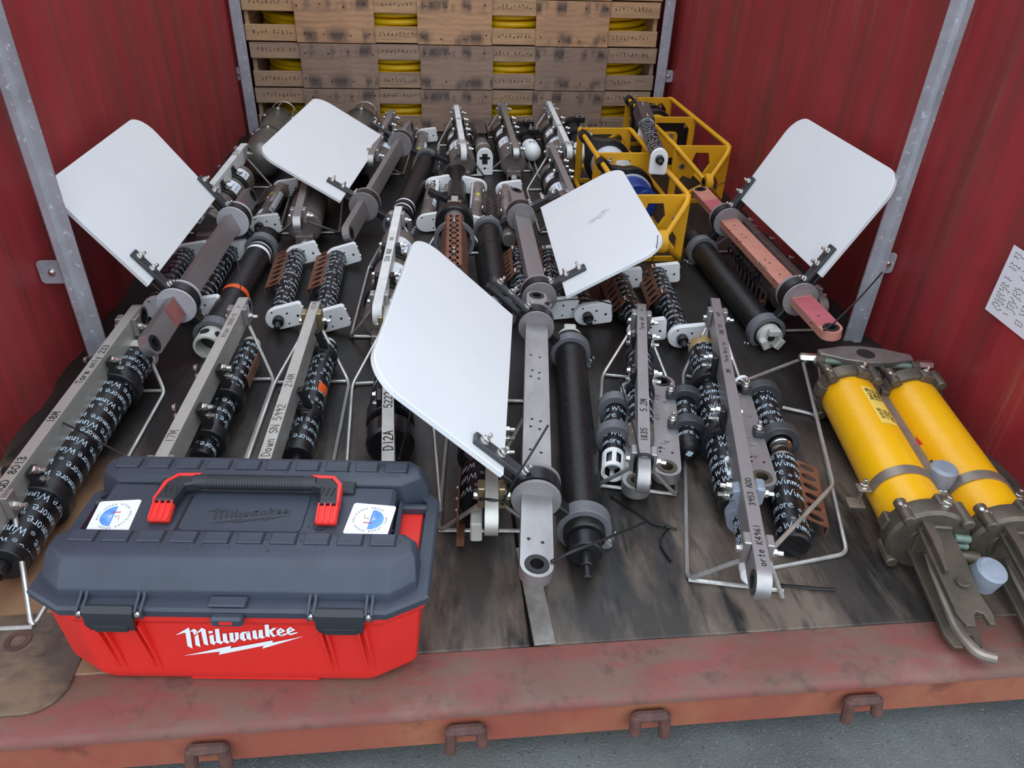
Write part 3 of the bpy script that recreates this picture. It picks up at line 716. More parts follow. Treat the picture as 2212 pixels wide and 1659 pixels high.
def cap_on(t, kind, e, dr, R, parent):
    X, Y = perp(dr)
    if Y.z < 0: Y = -Y
    if kind == 'castle':            # pale grey end cap with notches and a hole
        m = M(); R2 = R*.86
        m.lathe(e, dr, [(0, R2), (.022, R2), (.024, R2-.003), (.024, 0)], 28)
        for k in range(3):
            w = rad(90+120*k); p = e+dr*.034+(X*math.cos(w)+Y*math.sin(w))*(R2*.70); rr = (X*math.cos(w)+Y*math.sin(w)); m.box(p, (R2*.55, R2*.95, .022), (rr, rr.cross(dr), dr), .003)
        o = t.part('end_cap', m, 'offwhite', parent, label='pale grey notched end cap')
        m = M(); p = e+dr*.0245; m.cyl(p, p+dr*.001, R2*.3, 16); t.part('cap_hole', m, 'black_plastic', parent)
    elif kind == 'vented':          # white ring cap with round windows
        m = M(); R2 = R*.93; m.lathe(e, dr, [(0, R2), (.058, R2), (.060, R2-.002), (.060, R2-.008), (.012, R2-.008)], 30); t.part('end_cap', m, 'offwhite', parent, label='pale vented end cap')
        m = M()
        for k in range(6):
            w = rad(60*k+20); p = e+dr*.032+(X*math.cos(w)+Y*math.sin(w))*(R2-.001); rr = (X*math.cos(w)+Y*math.sin(w)); m.cyl(p, p+rr*.0014, .0135, 14)
        t.part('cap_windows', m, 'ink_black', parent)
        m = M(); m.cyl(e+dr*.012, e+dr*.013, R2-.008, 24); t.part('cap_floor', m, 'black_plastic', parent)
    elif kind == 'stalk':
        m = M(); m.cyl(e, e+dr*.042, R*.78, 26, c=.003); m.cyl(e+dr*.042, e+dr*.075, R*.3, 14, c=.002); m.cyl(e+dr*.075, e+dr*.105, R*.2, 12, c=.002); t.part('connector', m, 'black_plastic', parent)
    elif kind == 'ring':
        m = M(); m.lathe(e-dr*.004, dr, [(0, R+.002), (.016, R+.002), (.018, R-.004), (.018, R*.6), (.010, R*.6), (.010, 0)], 28)
        for k in range(6):
            w = rad(60*k); rr = X*math.cos(w)+Y*math.sin(w); m.box(e+dr*.022+rr*(R*.84), (.012, .02, .016), (rr, rr.cross(dr), dr), .002)
        t.part('end_cap', m, 'offwhite', parent, label='pale notched end ring')

vb1, g1 = vane('left vane frame with white fin leaning on left wall, pale spools and red-tipped bar', -.859, 1.406, .154, 3.118, 54.77, 55.37, 1.716, .335, .648, .09, .133, .594, -.022, -1, (418, 758), 68,
    spoolmat='spool_light', rf=.0545, tube=dict(near=728, far=512, caps=(('vented', 'near'),), bands=((557, .018, 'label_white'), (548, .006, 'label_white'), (646, .022, 'tape_orange'))), endmat=('bar_red', ((-.405, -.332), (.332, .40))))
vb2, g2 = vane('rear vane frame with white fin low behind, beside left wall', -.359, 2.376, .123, 8.597, 30.37, 32.5, 1.586, .34, .821, .081, .144, .79, -.077, -1, (272, 512), 78,
    rf=.058, tube=dict(near=468, far=347, caps=(('ring', 'far'),), bands=((452, .012, 'label_white'), (462, .010, 'label_white'))))
vb3, g3 = vane('middle vane frame with soot-smudged white fin tilted toward the yellow frames', .169, 1.523, .111, 1.175, 29.76, 28.32, 1.577, .325, .697, .082, .14, .641, -.07, 1, (412, 672), 14,
    rf=.0545, tube=dict(near=655, far=492, bands=((545, .028, 'black_tube'),), caps=(('ring', 'far'),)))
H4 = [(1146.6, 767), (1165.8, 772), (1150, 800), (1165, 805), (1146.6, 813), (1164, 818), (1149, 905), (1167.5, 910), (1146.4, 921), (1165.8, 927), (1145.5, 971), (1169, 978), (1142, 1164), (1172, 1172)]
vb4, g4 = vane('largest front vane frame with white fin over floor behind the toolbox', .079, .613, .134, 7.243, 42.1, 41.06, -.218, .331, .654, .093, .136, .708, -.06, -1, (637, 1258), 4,
    rf=.050, tube=dict(near=1165, far=738, caps=(('castle', 'far'), ('stalk', 'near'))), holes=H4)
sc = 1659/380
H5 = [(1480+a/sc*1.0, 400+b_/sc) for a, b_ in ((467, 380), (418, 427), (532, 462), (570, 490), (487, 505), (523, 533), (752, 703), (795, 734), (703, 746), (743, 779), (893, 843), (835, 895), (1258, 1233), (1185, 1298))]
vb5, g5 = vane('right vane frame with pink bar and white fin leaning on right wall', .912, 1.35, .165, -.876, 61.3, 60.3, .687, .332, .66, .086, .139, .603, -.004, 1, (410, 728), -8,
    barmat='bar_pink', rf=.0535, tube=dict(near=722, far=518, caps=(('castle', 'near'),)), holes=H5, endmat=('bar_rose', ((-.50, -.34), (.34, .47))))
# dark scuff on the middle fin
m = M(); rs = random.Random(3)
for k in range(26):
    f = k/25; px, py = 1270+38*f+rs.uniform(-4, 4), 485-30*f+rs.uniform(-3, 3)
    p = vb3.hit(px, py, g3['c']+g3['fn']*.0067, g3['fn']); q = vb3.hit(px+rs.uniform(5, 11), py-rs.uniform(4, 8), g3['c']+g3['fn']*.0067, g3['fn'])
    e = (q-p); n_ = g3['fn'].cross(e).normalized()*.0007
    m.add([p-n_, p+n_, q+n_*.4, q-n_*.4], [(0, 1, 2, 3)])
vb3.part('scuff_marks', m, 'ink_grey', g3['fin'])
# pencilled letters on the pink bar
def face_text(t, g, txt, px, py, h, flip=1, mt='ink_grey', th=.013):
    st, wdt = strokes(txt, h); p = t.hit(px, py, g['c']+g['b']*(th+.0006), g['b']); m = M()
    ink(m, st, h*.12, on_axis(p, g['d']*flip, -g['a']*flip if (g['a'].cross(g['d'])).dot(g['b']) > 0 else g['a']*flip)); return t.part('handwriting', m, mt, g['bar'])
face_text(vb5, g5, 'WARP', 1632, 566, .017, -1)
# cable ties on the vane frames
def tl(t, *q): return [t.i @ U(px, py, z) for px, py, z in q]
tie(vb4, tl(vb4, (1195, 1212, .150), (1240, 1190, .165), (1310, 1163, .150), (1395, 1127, .115)), .0026)
tie(vb4, tl(vb4, (1180, 655, .150), (1230, 647, .158), (1285, 648, .140), (1340, 662, .110)), .0022)
tie(vb5, tl(vb5, (1782, 712, .178), (1810, 690, .20), (1860, 640, .24), (1906, 588, .27)), .0024)
tie(vb5, tl(vb5, (1533, 408, .165), (1568, 392, .19), (1600, 368, .23), (1618, 340, .27)), .0015)
tie(vb3, tl(vb3, (1398, 592, .19), (1410, 560, .25), (1419, 530, .30), (1421, 508, .32)), .0013)
tie(vb1, tl(vb1, (520, 640, .10), (518, 600, .15), (512, 560, .19), (505, 536, .20)), .0015)

# ================================================================== instrument load bars on bent-rod guards
EX, EY, EZ = V((1, 0, 0)), V((0, 1, 0)), V((0, 0, 1))
def tape_tube(t, a, b, r, seed=1, rev=False, parent=None, name='taped_housing', base='tape_black', chamfer=.004, words=True):
    a = V(a); b = V(b); d = (b-a).normalized(); L = (b-a).length
    m = M(); m.lathe(a, d, [(0, 0), (0, r-chamfer), (chamfer, r), (L-chamfer, r), (L, r-chamfer), (L, 0)], 28); h = t.part(name, m, base, parent)
    if words:
        X, Y = perp(d)
        if abs(X.z) > abs(Y.z): X, Y = Y, -X
        me = tape_mesh(L, r, seed)
        # local frame: mesh runs along +Y with +Z up
        up_ = EZ-d*d.z; up_.normalize(); p, q = (a, d) if not rev else (b, -d); x_ = q.cross(up_)
        if parent is None: t.inst('tape_print', me, frame(p, x_, q, up_), h)
        else: t.inst('tape_print', me, frame(p, x_, q, up_), parent)
    return h
def collar(t, o, d, r, up_to, mt='black_plastic', w=.034, th=.013, two=True, bolts=True, half=.013, xb=0.0):
    """split clamp: a ring round the instrument with cheeks gripping the bar above it"""
    o = V(o); d = V(d).normalized(); m = M()
    m.lathe(o-d*(w/2), d, [(0, r+.0004), (0, r+th-.002), (.002, r+th), (w-.002, r+th), (w, r+th-.002), (w, r+.0004)], 30, closed=True)
    for s in ((-1, 1) if two else (1,)):
        p = V((xb+s*(half+.009), o.y, up_to-.006)); q = o+V((0, 0, r*.55))+V((xb-o.x, 0, 0))*0+V((s*r*.45, 0, 0)); ax = (p-q); l = ax.length; ax.normalize()
        if ax.z < 0: ax = -ax
        sd = d.cross(ax).normalized(); m.box((p+q)/2, (.015, w*.9, l), (sd, d, ax), .003)
    c = t.part('clamp', m, mt)
    if bolts:
        for s in (-1, 1):
            for dz in (-.010, -.034):
                t.inst('bolt', ME_BOLT if s < 0 else ME_STUD, zframe((xb+s*(half+.0165), o.y, up_to+dz), (s, 0, 0)), c)
    return c
def load_frame(label, far, near, h, cf=None, cn=None, half=.095, length=None, barmat='bar_metal', blocks='bar_metal', texts=(), side_rods=True, group='instrument load bars on rod guards', block_in=.095, inkmat='ink_black'):
    F = U(*far, h); N = U(*near, h)
    if length: N = F+(N-F).normalized()*length
    c = (F+N)/2; dd = (F-N); az = math.atan2(dd.x, dd.y)
    t = T('instrument_load_bar', label, 'load bar', (c.x, c.y, 0), -az, group)
    Lb = dd.length; W = .060; TH = .026; zc = h-W/2
    m = M(); bar_mesh(m, (0, -Lb/2, zc), (0, Lb/2, zc), EZ, EX, W, TH); bar = t.part('bar', m, barmat, smooth=30)
    for e in (-1, 1):
        m = M(); bushing(m, V((0, e*(Lb/2-W/2), zc)), EX, TH); t.part('eye_bushing', m, 'black_plastic')
    yf = Lb/2-block_in; yn = -Lb/2+block_in
    for yy in (yf, yn):
        for s in (-1, 1):
            m = M(); m.box((s*(TH/2+.0075), yy, h-.022), (.014, .030, .052), b=.002); bl = t.part('rod_block', m, blocks)
            t.inst('bolt', ME_STUD if s > 0 else ME_BOLT, zframe((s*(TH/2+.0147), yy, h-.026), (s, 0, 0)), bl)
    ycf = t.L(*cf, .006).y if cf else yf-.10
    ycn = t.L(*cn, .006).y if cn else yn+.02
    r = .0048
    if side_rods:
        for s in (-1, 1):
            m = M(); m.tube([(s*.020, yf, h-.046), (s*half, ycf, r), (s*half, ycn, r), (s*.020, yn, h-.046)], r, 8, bend=.022); t.part('guard_rod', m, 'steel_rod')
        for yy in (ycf, ycn):
            m = M(); m.tube([(-half, yy+.004, r+.001), (half, yy+.004, r+.001)], r*.95, 8); t.part('cross_rod', m, 'steel_rod')
    for (txt, py, hh, dr) in texts:
        st, wd = strokes(txt, hh); y0 = t.par(py, (0, 0, h), EY); m = M()
        if dr > 0: fn = lambda u, v, y0=y0, hh=hh: V((hh/2-v, y0+u, h+.0006))
        else: fn = lambda u, v, y0=y0, hh=hh: V((v-hh/2, y0-u, h+.0006))
        ink(m, st, hh*.13, fn); t.part('handwriting', m, inkmat, bar)
    return t, dict(L=Lb, h=h, yf=yf, yn=yn, ycf=ycf, ycn=ycn, bar=bar, zc=zc)
def yat(t, py, x, z): return t.par(py, (x, 0, z), EY)

# 1: far left, long taped profiler
t, g = load_frame('long load bar along left wall marked AQD 8013, thick taped cylinder under it', (302, 650), (-8, 1066), .16, (375, 845), (95, 1357), half=.10, length=.90, barmat='bar_bright',
    texts=(('AQD 8013', 1068, .016, 1), ('18M', 912, .016, 1), ('Tarm only 233', 828, .015, 1)), block_in=.10)
z = .062; y0 = yat(t, 1205, .02, z); y1 = yat(t, 778, .02, z)
tape_tube(t, (.02, y0, z), (.02, y1, z), .043, 21, rev=True)
m = M(); m.lathe((.02, y1, z), EY, [(0, .043), (.002, .047), (.028, .047), (.030, .044), (.030, .036), (.018, .034), (.018, 0)], 28); t.part('end_cap', m, 'offwhite', label='pale ring end cap')
m = M(); m.cyl((.02, y0+.004, z), (.02, y0-.018, z), .040, 26, c=.002); m.cyl((.02, y0-.018, z), (.02, y0-.045, z), .016, 14, c=.002); m.cyl((.02, y0-.045, z), (.02, y0-.11, z-.004), .010, 12, c=.002); t.part('connector', m, 'black_plastic')
for py in (840, 1085): collar(t, (.02, yat(t, py, .02, z), z), EY, .043, .158, two=True)
tie(t, [t.L(133, 912, .14), t.L(170, 930, .15), t.L(215, 955, .14), t.L(282, 992, .12)], .0022)
# 2
t, g = load_frame('load bar marked 17M with slim taped tube, second from left wall', (530, 634), (352, 978), .16, (605, 820), None, half=.10, length=.84, barmat='bar_bright',
    texts=(('17M', 955, .017, 1), ('Aton 1800-0', 728, .013, 1), ('>', 665, .013, 1)), inkmat='ink_grey', block_in=.09)
z = .055; x = .025; y0 = yat(t, 992, x, z); y1 = yat(t, 748, x, z)
tape_tube(t, (x, y0, z), (x, y1, z), .026, 5, rev=True)
m = M(); m.cyl((x, y1, z), (x, y1+.016, z), .024, 22, c=.002); t.part('end_cap', m, 'offwhite')
for py in (862, 950): collar(t, (x, yat(t, py, x, z), z), EY, .026, .158, th=.016)
m = M(); m.box((x+.034, yat(t, 800, x, z), z), (.003, .12, .035), b=.001); t.part('guard_strip', m, 'guard_brown')
# 3
t, g = load_frame('load bar marked SN 5992 over taped tube with bright orange patch', (684, 643), (575, 978), .16, (765, 825), None, half=.10, length=.84, barmat='bar_bright', blocks='brass_block',
    texts=(('Down SN 5992', 985, .017, 1), ('214M', 835, .016, 1), ('1224', 668, .012, 1)), inkmat='ink_grey', block_in=.09)
z = .055; x = .03; y0 = yat(t, 972, x, z); y1 = yat(t, 752, x, z)
tape_tube(t, (x, y0, z), (x, y1, z), .032, 6, rev=True)
m = M(); m.cyl((x, y1, z), (x, y1+.020, z), .026, 22, c=.003); t.part('end_cap', m, 'offwhite', label='metal-grey end cap')
m = M(); m.cyl((x, y0, z), (x, y0-.03, z), .034, 22, c=.003); m.cyl((x, y0-.03, z), (x, y0-.07, z), .014, 14); t.part('connector', m, 'black_plastic')
yo = yat(t, 832, x, z+.03); m = M(); m.lathe((x, yo-.018, z), EY, [(0, .0332), (.036, .0332)], 10, ang=(rad(8), rad(62))); t.part('tape_patch', m, 'tape_orange')
m = M()
for py in (780, 905): yy = yat(t, py, x, z); m.lathe((x, yy-.02, z), EY, [(0, .032), (.004, .036), (.036, .036), (.04, .032)], 24)
t.part('tape_wrap', m, 'tape_black')
for py in (776, 905): collar(t, (x, yat(t, py, x, z), z), EY, .030, .150, two=True, bolts=False, th=.008, w=.022)
# 4
t, g = load_frame('load bar marked 5222 and D12A with two black drums, behind the toolbox handle', (838, 650), (838, 978), .16, (772, 830), None, half=.105, length=.84, barmat='bar_bright', blocks='brass_block',
    texts=(('D12A', 972, .020, 1), ('5222', 880, .018, 1)), inkmat='ink_black', block_in=.09)
z = .068; y0 = yat(t, 975, 0, z); y1 = yat(t, 760, 0, z)
tape_tube(t, (0, y0+.02, z), (0, y1, z), .042, 7)
for py, rr in ((868, .050), (948, .056)):
    yy = yat(t, py, 0, z); m = M(); m.cyl((0, yy-.03, z), (0, yy+.03, z), rr, 32, c=.006); t.part('drum', m, 'drum_black')
for py in (905,): collar(t, (0, yat(t, py, 0, z), z), EY, .044, .150, w=.05)
tie(t, [t.L(862, 992, .155), t.L(873, 950, .20), t.L(884, 905, .25), t.L(890, 872, .28)], .0020)
# 5: canister frames ------------------------------------------------------------
def canister(t, g, y0, y1, r=.060, z=.078, cols=(.62, .25), labels=((.70, .12), (.36, .16)), knob='white_plastic', mt='canister_metal', side=-1, collar_mat='black_plastic', cap=True):
    L = y1-y0; m = M()
    m.lathe((0, y0, z), EY, [(0, 0), (0, r-.008), (.004, r-.004), (.006, r), (L-.006, r), (L-.002, r-.004), (L, r-.012), (L, 0)], 36); cn_ = t.part('canister', m, mt)
    m = M(); m.lathe((0, y0+.012, z), EY, [(0, r+.0012), (.004, r+.0012)], 36); t.part('seam', m, 'bolt_steel', cn_)
    for f in cols: collar(t, (0, y0+L*f, z), EY, r, g['h']-.002, collar_mat, w=.030, th=.009)
    for f, ln in labels:
        a0, a1 = (rad(98), rad(152)) if side < 0 else (rad(28), rad(82)); yy = y0+L*f; Rl = r+.0012
        m = M(); n = 8; pts = [[V((Rl*math.cos(a0+(a1-a0)*i/n), yy+s*ln*.5*L, z+Rl*math.sin(a0+(a1-a0)*i/n))) for i in range(n+1)] for s in (-1, 1)]
        m.add(pts[0]+pts[1], [(i, i+1, n+2+i, n+1+i) for i in range(n)]); lb = t.part('label', m, 'label_white', cn_)
        m = M(); Ri = Rl+.0006; am = a0+(a1-a0)*.35; da = (a1-a0)*.5
        st = [[(.15+.11*i, .1), (.15+.11*i+.03, .8)] for i in range(7)]
        ink(m, [[(u*.9, v) for u, v in s] for s in st], .05, lambda u, v: V((Ri*math.cos(am+da*(.5-v)), yy+(u-.5)*ln*L*.9, z+Ri*math.sin(am+da*(.5-v)))))
        t.part('label_print', m, 'ink_blue', lb)
    if cap:
        m = M(); m.box((0, y0-.020, z-.034), (.066, .040, .030), b=.003)
        for s in (-1, 1): m.box((s*.030, y0-.028, z-.052), (.005, .050, .030), b=.001)
        t.part('end_bracket', m, 'titanium', cn_)
        m = M(); m.cyl((0, y0-.036, z-.050), (0, y0-.068, z-.054), .0135, 16, c=.003); t.part('knob', m, knob, cn_)
    return cn_
HC = .185
t, g = load_frame('load bar with blue-labelled canister right beside the big front white fin', (862, 440), (813, 668), HC, (800, 578), (765, 728), half=.105, barmat='bar_taped', texts=(('SDN NGK', 565, .016, 1), ('10K', 520, .013, 1)))
canister(t, g, g['yn']+.02, g['yf']-.02, cols=(.60, .22), side=1, labels=((.78, .18), (.40, .22)), mt='canister_metal')
t, g = load_frame('load bar partly hidden under the big front white fin beside the tall vane bar', (1063, 900), (1062, 1122), .155, (1128, 868), (958, 1148), half=.11, length=None, barmat='bar_bright', blocks='brass_block')
z = .07; y0 = yat(t, 1085, -.03, z); y1 = g['yf']-.1
tape_tube(t, (-.022, y0+.10, z), (-.022, y1, z), .042, 8)
m = M(); m.cyl((-.022, y0, z), (-.022, y0+.10, z), .040, 26, c=.004); t.part('end_bell', m, 'titanium')
m = M(); m.lathe((-.022, y0+.05, z), EY, [(0, .0415), (.05, .0415)], 14, ang=(rad(60), rad(200)))
m.box((-.068, y0+.02, z-.02), (.004, .16, .07), b=.001); m.box((-.062, y0-.05, z-.045), (.016, .06, .004)); t.part('guard_plate', m, 'guard_brown')
for k in range(3): t.inst('screw', ME_SCREW, zframe((-.071, y0-.02+.035*k, z-.005), (-1, 0, 0)))
m = M(); m.box((-.03, y0-.045, z-.02), (.024, .05, .05), b=.003); t.part('foot_block', m, 'offwhite')
collar(t, (-.022, y0+.16, z), EY, .042, .15)
tie(t, [t.L(1086, 1086, .13), t.L(1110, 1040, .19), t.L(1150, 975, .25), t.L(1184, 918, .30)], .0022)
tie(t, [t.L(1040, 1078, .15), t.L(1062, 1080, .158), t.L(1084, 1084, .15)], .003)
# rear-left with pale bar
t, g = load_frame('pale load bar with blue-labelled canister at left wall behind the leaning fin', (530, 306), (455, 400), HC, (577, 405), (420, 505), half=.11, length=.86, barmat='bar_taped', texts=(('2019', 335, .02, 1), ('F50', 408, .02, 1)))
canister(t, g, g['yn']+.03, g['yf']-.08, cols=(.72, .40), side=1, labels=((.84, .14), (.55, .16)))
# behind the rear-left fin
t, g = load_frame('load bar with grey canister poking out beneath the rear-left white fin', (676, 322), (644, 452), HC, (597, 379), (725, 502), half=.115, length=.84, barmat='bar_metal')
canister(t, g, g['yn']+.10, g['yf']-.02, cols=(.5,), labels=((.55, .1),), side=1, r=.064)
# back row, left to right
t, g = load_frame('load bar in back row behind rear-left fin bracket, left end of back row', (848, 234), (806, 322), HC, (877, 282), (870, 377), half=.10, length=.86)
canister(t, g, g['yn']+.08, g['yf']-.06, side=1, cols=(.75, .45))
t, g = load_frame('white-taped load bar with canister in back row, centre one of three', (985, 224), (1002, 322), HC, (942, 314), (1036, 379), half=.105, barmat='bar_taped', texts=(('5052', 310, .02, 1), ('30', 258, .018, 1)))
canister(t, g, g['yn']+.02, g['yf']-.10, cols=(.82, .48), labels=((.62, .1), (.30, .16)))
t, g = load_frame('grey load bar with blue-labelled canister in back row beside black dome-ended tube', (1083, 216), (1116, 322), HC, (1050, 297), (1144, 370), half=.105)
canister(t, g, g['yn']+.03, g['yf']-.14, cols=(.80, .50), labels=((.66, .1), (.36, .18)), knob='offwhite')
t, g = load_frame('leaning white-taped load bar with canister at right end of back row', (1184, 216), (1232, 320), HC, (1148, 302), None, half=.12, barmat='bar_taped', texts=(('SER', 312, .02, 1), ('55', 272, .018, 1), ('X', 240, .018, 1)))
canister(t, g, g['yn']+.02, g['yf']-.12, cols=(.78, .45), labels=((.62, .12), (.40, .12)), mt='canister_metal', cap=False)
# second row right, in front of it
t, g = load_frame('grey load bar with large blue-labelled canister behind the smudged fin bracket', (1187, 304), (1236, 412), HC, (1140, 410), None, half=.115, length=.80)
canister(t, g, g['yn']+.02, g['yf']-.08, cols=(.80, .52), labels=((.66, .12), (.36, .20)), cap=False)
for s in (-1, 1):
    m = M(); m.box((s*.020, g['yn']-.01, HC-.06), (.012, .05, .05), b=.003); t.part('shackle_cheek', m, 'bolt_steel')
# centre: brown perforated channel over tube
t, g = load_frame('load bar under black drum collar and brown perforated guard channel, centre', (982, 418), (981, 560), .135, (932, 547), None, half=.115, length=.84, barmat='bar_bright', blocks='brass_block', block_in=.10)
z = .150; y1 = yat(t, 468, 0, z); y0 = yat(t, 600, 0, z)
m = M(); m.cyl((0, y0, z), (0, y1, z), .036, 26, c=.003); can = t.part('canister', m, 'titanium')
m = M(); m.lathe((0, y1-.03, z-.02), EY, [(0, .038), (0, .066), (.004, .070), (.052, .070), (.056, .066), (.056, .038)], 34, closed=True); t.part('drum_collar', m, 'drum_black')
m = M(); m.lathe((0, y1-.16, z-.03), EY, [(0, .060), (0, .072), (.02, .072), (.02, .060)], 30, closed=True); t.part('collar_ring', m, 'grey_pvc')
def perf(m, o, X, Y, N, wd, ln, n, rx=None, ry=None, th=.003):
    """perforated strip: a row of n square cells, each with an oval opening cut right through; X across, Y along"""
    X, Y, N, o = V(X), V(Y), V(N), V(o); p = ln/n; rx = rx or wd*.30; ry = ry or p*.30
    q = math.degrees(math.atan2(p, wd)); ang = sorted(set([i*20 for i in range(18)]+[q, 180-q, 180+q, 360-q])); k = len(ang)
    for c in range(n):
        oc = o+Y*(-ln/2+p*(c+.5)); vs = []
        for s in (th/2, -th/2):
            for a in ang: vs.append(oc+X*(rx*math.cos(rad(a)))+Y*(ry*math.sin(rad(a)))+N*s)
            for a in ang:
                cs, sn = math.cos(rad(a)), math.sin(rad(a)); f = min(wd/2/max(abs(cs), 1e-6), p/2/max(abs(sn), 1e-6)); vs.append(oc+X*(cs*f)+Y*(sn*f)+N*s)
        fs = []
        for i in range(k):
            j = (i+1) % k; fs += [(i, j, k+j, k+i), (2*k+j, 2*k+i, 3*k+i, 3*k+j), (i, j, 2*k+j, 2*k+i)]
            if abs(vs[k+i].dot(Y)-vs[k+j].dot(Y)) > 1e-5 or c in (0, n-1): fs.append((k+i, k+j, 3*k+j, 3*k+i))
        m.add(vs, fs)
def ladder(m, o, X, Y, N, wd, ln, n, rail=.009, th=.003):
    """perforated strip: two rails with cross bars so the slots are real openings; X across, Y along"""
    X, Y, N, o = V(X), V(Y), V(N), V(o)
    for s in (-1, 1): m.box(o+X*(s*(wd/2-rail/2)), (rail, ln, th), (X, Y, N))
    pitch = ln/(n+.35)
    for k in range(n+1):
        m.box(o+Y*(-ln/2+pitch*.175+pitch*k), (wd-rail*1.2, pitch*.42, th), (X, Y, N))
m = M(); ya = y1-.10; ln = ya-y0; yc_ = (ya+y0)/2
ladder(m, (0, yc_, z+.042), EX, EY, EZ, .050, ln, 9, rail=.017)
for s in (-1, 1): ladder(m, (s*.033, yc_, z+.018), V((s*.35, 0, -1)).normalized(), EY, V((s, 0, .35)).normalized(), .056, ln, 16, rail=.006)
gd = t.part('guard_channel', m, 'guard_brown', can)
for k, f in enumerate((.08, .13, .70, .76)): t.inst('screw', ME_SCREW, zframe((0, ya-ln*f, z+.0435), EZ), gd)
# under the pink bar
t, g = load_frame('dark load bar with canister hidden beneath the pink vane bar at right wall', (1590, 455), (1786, 652), .165, (1550, 545), (1755, 714), half=.11, barmat='titanium')
canister(t, g, g['yn']+.12, g['yf']-.08, cols=(.8, .35), labels=(), cap=False, mt='guard_dark')
m = M(); ladder(m, (-.070, .02, .05), V((0, 0, 1)), EY, (-1, 0, 0), .06, .34, 9); t.part('guard_plate', m, 'guard_dark')
m = M()
for k in range(8):
    yy = -.05+.035*k; m.tube([V((-.055+.025*math.cos(a), yy+.004*math.sin(a*2), .09+.022*math.sin(a))) for a in [2*math.pi*i/12 for i in range(12)]], .0035, 6, closed=True)
t.part('cord_wrap', m, 'zip_black')
# 7: marked 5.2M
t, g = load_frame('load bar marked 5.2M with taped tube, standing over two flat silver bars', (1386, 648), (1393, 1030), .16, (1297, 810), (1287, 1050), half=.092, barmat='bar_metal', blocks='bar_metal',
    texts=(('1835', 952, .014, 1), ('5.2M', 888, .015, 1), ('Term-34', 712, .0115, 1), ('>', 672, .012, 1)), block_in=.085)
z = .075; x = .004; y0 = yat(t, 925, x, z); y1 = yat(t, 745, x, z)
tape_tube(t, (x, y0, z), (x, y1, z), .031, 9)
m = M(); m.cyl((x, y0, z), (x, y0-.05, z), .032, 24, c=.003); t.part('end_cap', m, 'titanium')
m = M(); m.cyl((x, y1, z), (x, y1+.03, z), .024, 20, c=.003); t.part('end_stub', m, 'titanium')
for py in (770, 850): collar(t, (x, yat(t, py, x, z), z), EY, .031, .15, w=.024, th=.006)
for s in (1,):
    yy = g['yn']-.02; tie(t, [(-.016, yy, .12), (-.015, yy, .161), (.015, yy, .161), (.017, yy, .12)], .0035)
tie(t, [t.L(1340, 822, .10), t.L(1352, 868, .13), t.L(1368, 920, .17), t.L(1382, 985, .17)], .0018)
# 8: marked SBE TP ... long, with the raised second guard loop
t, g = load_frame('longest load bar marked SBE TP and 3953 ADD, with two rod guards, beside releases', (1544, 636), (1656, 1262), .165, (1476, 808), (1485, 1250), half=.105, barmat='bar_metal', blocks='bar_metal', side_rods=False,
    texts=(('orte K4961', 1222, .0115, 1), ('3953 ADD', 1092, .0115, 1), ('3M', 806, .011, 1), ('Term Only to', 782, .0095, 1), ('SBE TP', 722, .0105, 1), ('>UP', 684, .010, 1)), block_in=.105)
r = .0048; L8 = t.L
for name, pts in (('guard_rod', [(-.020, g['yf'], .119), L8(1476, 806, r), L8(1485, 1252, r), (-.020, g['yn'], .110)]),
                  ('guard_rod', [(.020, g['yf']-.02, .119), L8(1600, 826, .05), L8(1733, 775, .045), L8(1800, 1048, .045), (.020, g['yn'], .128)]),
                  ('guard_rod', [L8(1690, 880, r+.004), L8(1762, 896, r), L8(1830, 1196, r), L8(1640, 1232, r)]),
                  ('cross_rod', [L8(1483, 812, r), L8(1580, 832, r)]), ('cross_rod', [L8(1487, 1252, r+.002), L8(1692, 1276, r+.002)]),
                  ('brace_rod', [(.022, g['yn']+.04, .12), L8(1690, 1290, r+.004)])):
    m = M(); m.tube(pts, r, 8, bend=.022); t.part(name, m, 'steel_rod')
z = .058; a = L8(1519, 765, z); b = L8(1588, 1080, z)
tape_tube(t, b, a, .040, 10)
d_ = (a-b).normalized(); m = M(); m.lathe(a, d_, [(0, .040), (.026, .040), (.026, .034), (.010, .034), (.010, 0)], 26)
for k in range(3):
    X_, Y_ = perp(d_); w_ = rad(40+50*k); rr = X_*math.cos(w_)+Y_*math.sin(w_); m.box(a+d_*.032+rr*.035, (.012, .022, .018), (rr, rr.cross(d_), d_), .002)
t.part('end_cap', m, 'tan_plastic', label='tan notched end cap')
m = M(); m.cyl(b, b-d_*.03, .038, 26, c=.003); t.part('end_cap', m, 'black_plastic')
for py in (838, 958):
    f = t.par(py, b, d_); o = b+d_*f; m = M(); m.lathe(o-d_*.017, d_, [(0, .0404), (0, .054), (.034, .054), (.034, .0404)], 30, closed=True)
    p = V((-.024, o.y+.01, .148)); ax = (p-o); l = ax.length; ax.normalize(); sd = d_.cross(ax).normalized(); m.box((p+o)/2+ax*.02, (.014, .036, l-.03), (sd, sd.cross(ax), ax), .003)
    cl = t.part('clamp', m, 'black_plastic')
    for q in (.010, .034): t.inst('bolt', ME_STUD, zframe((-.030, o.y+.01, .155-q), (-1, 0, 0)), cl)
    t.inst('bolt', ME_BOLT, zframe((.0135, o.y+.01, .145), (1, 0, 0)), cl)
z = .080; a = L8(1588, 1040, z); b = L8(1624, 1218, z); d_ = (a-b).normalized()
tape_tube(t, b, a, .021, 12)
m = M(); m.cyl(b, b-d_*.035, .025, 22, c=.004); t.part('end_dome', m, 'white_plastic', label='white end cup')
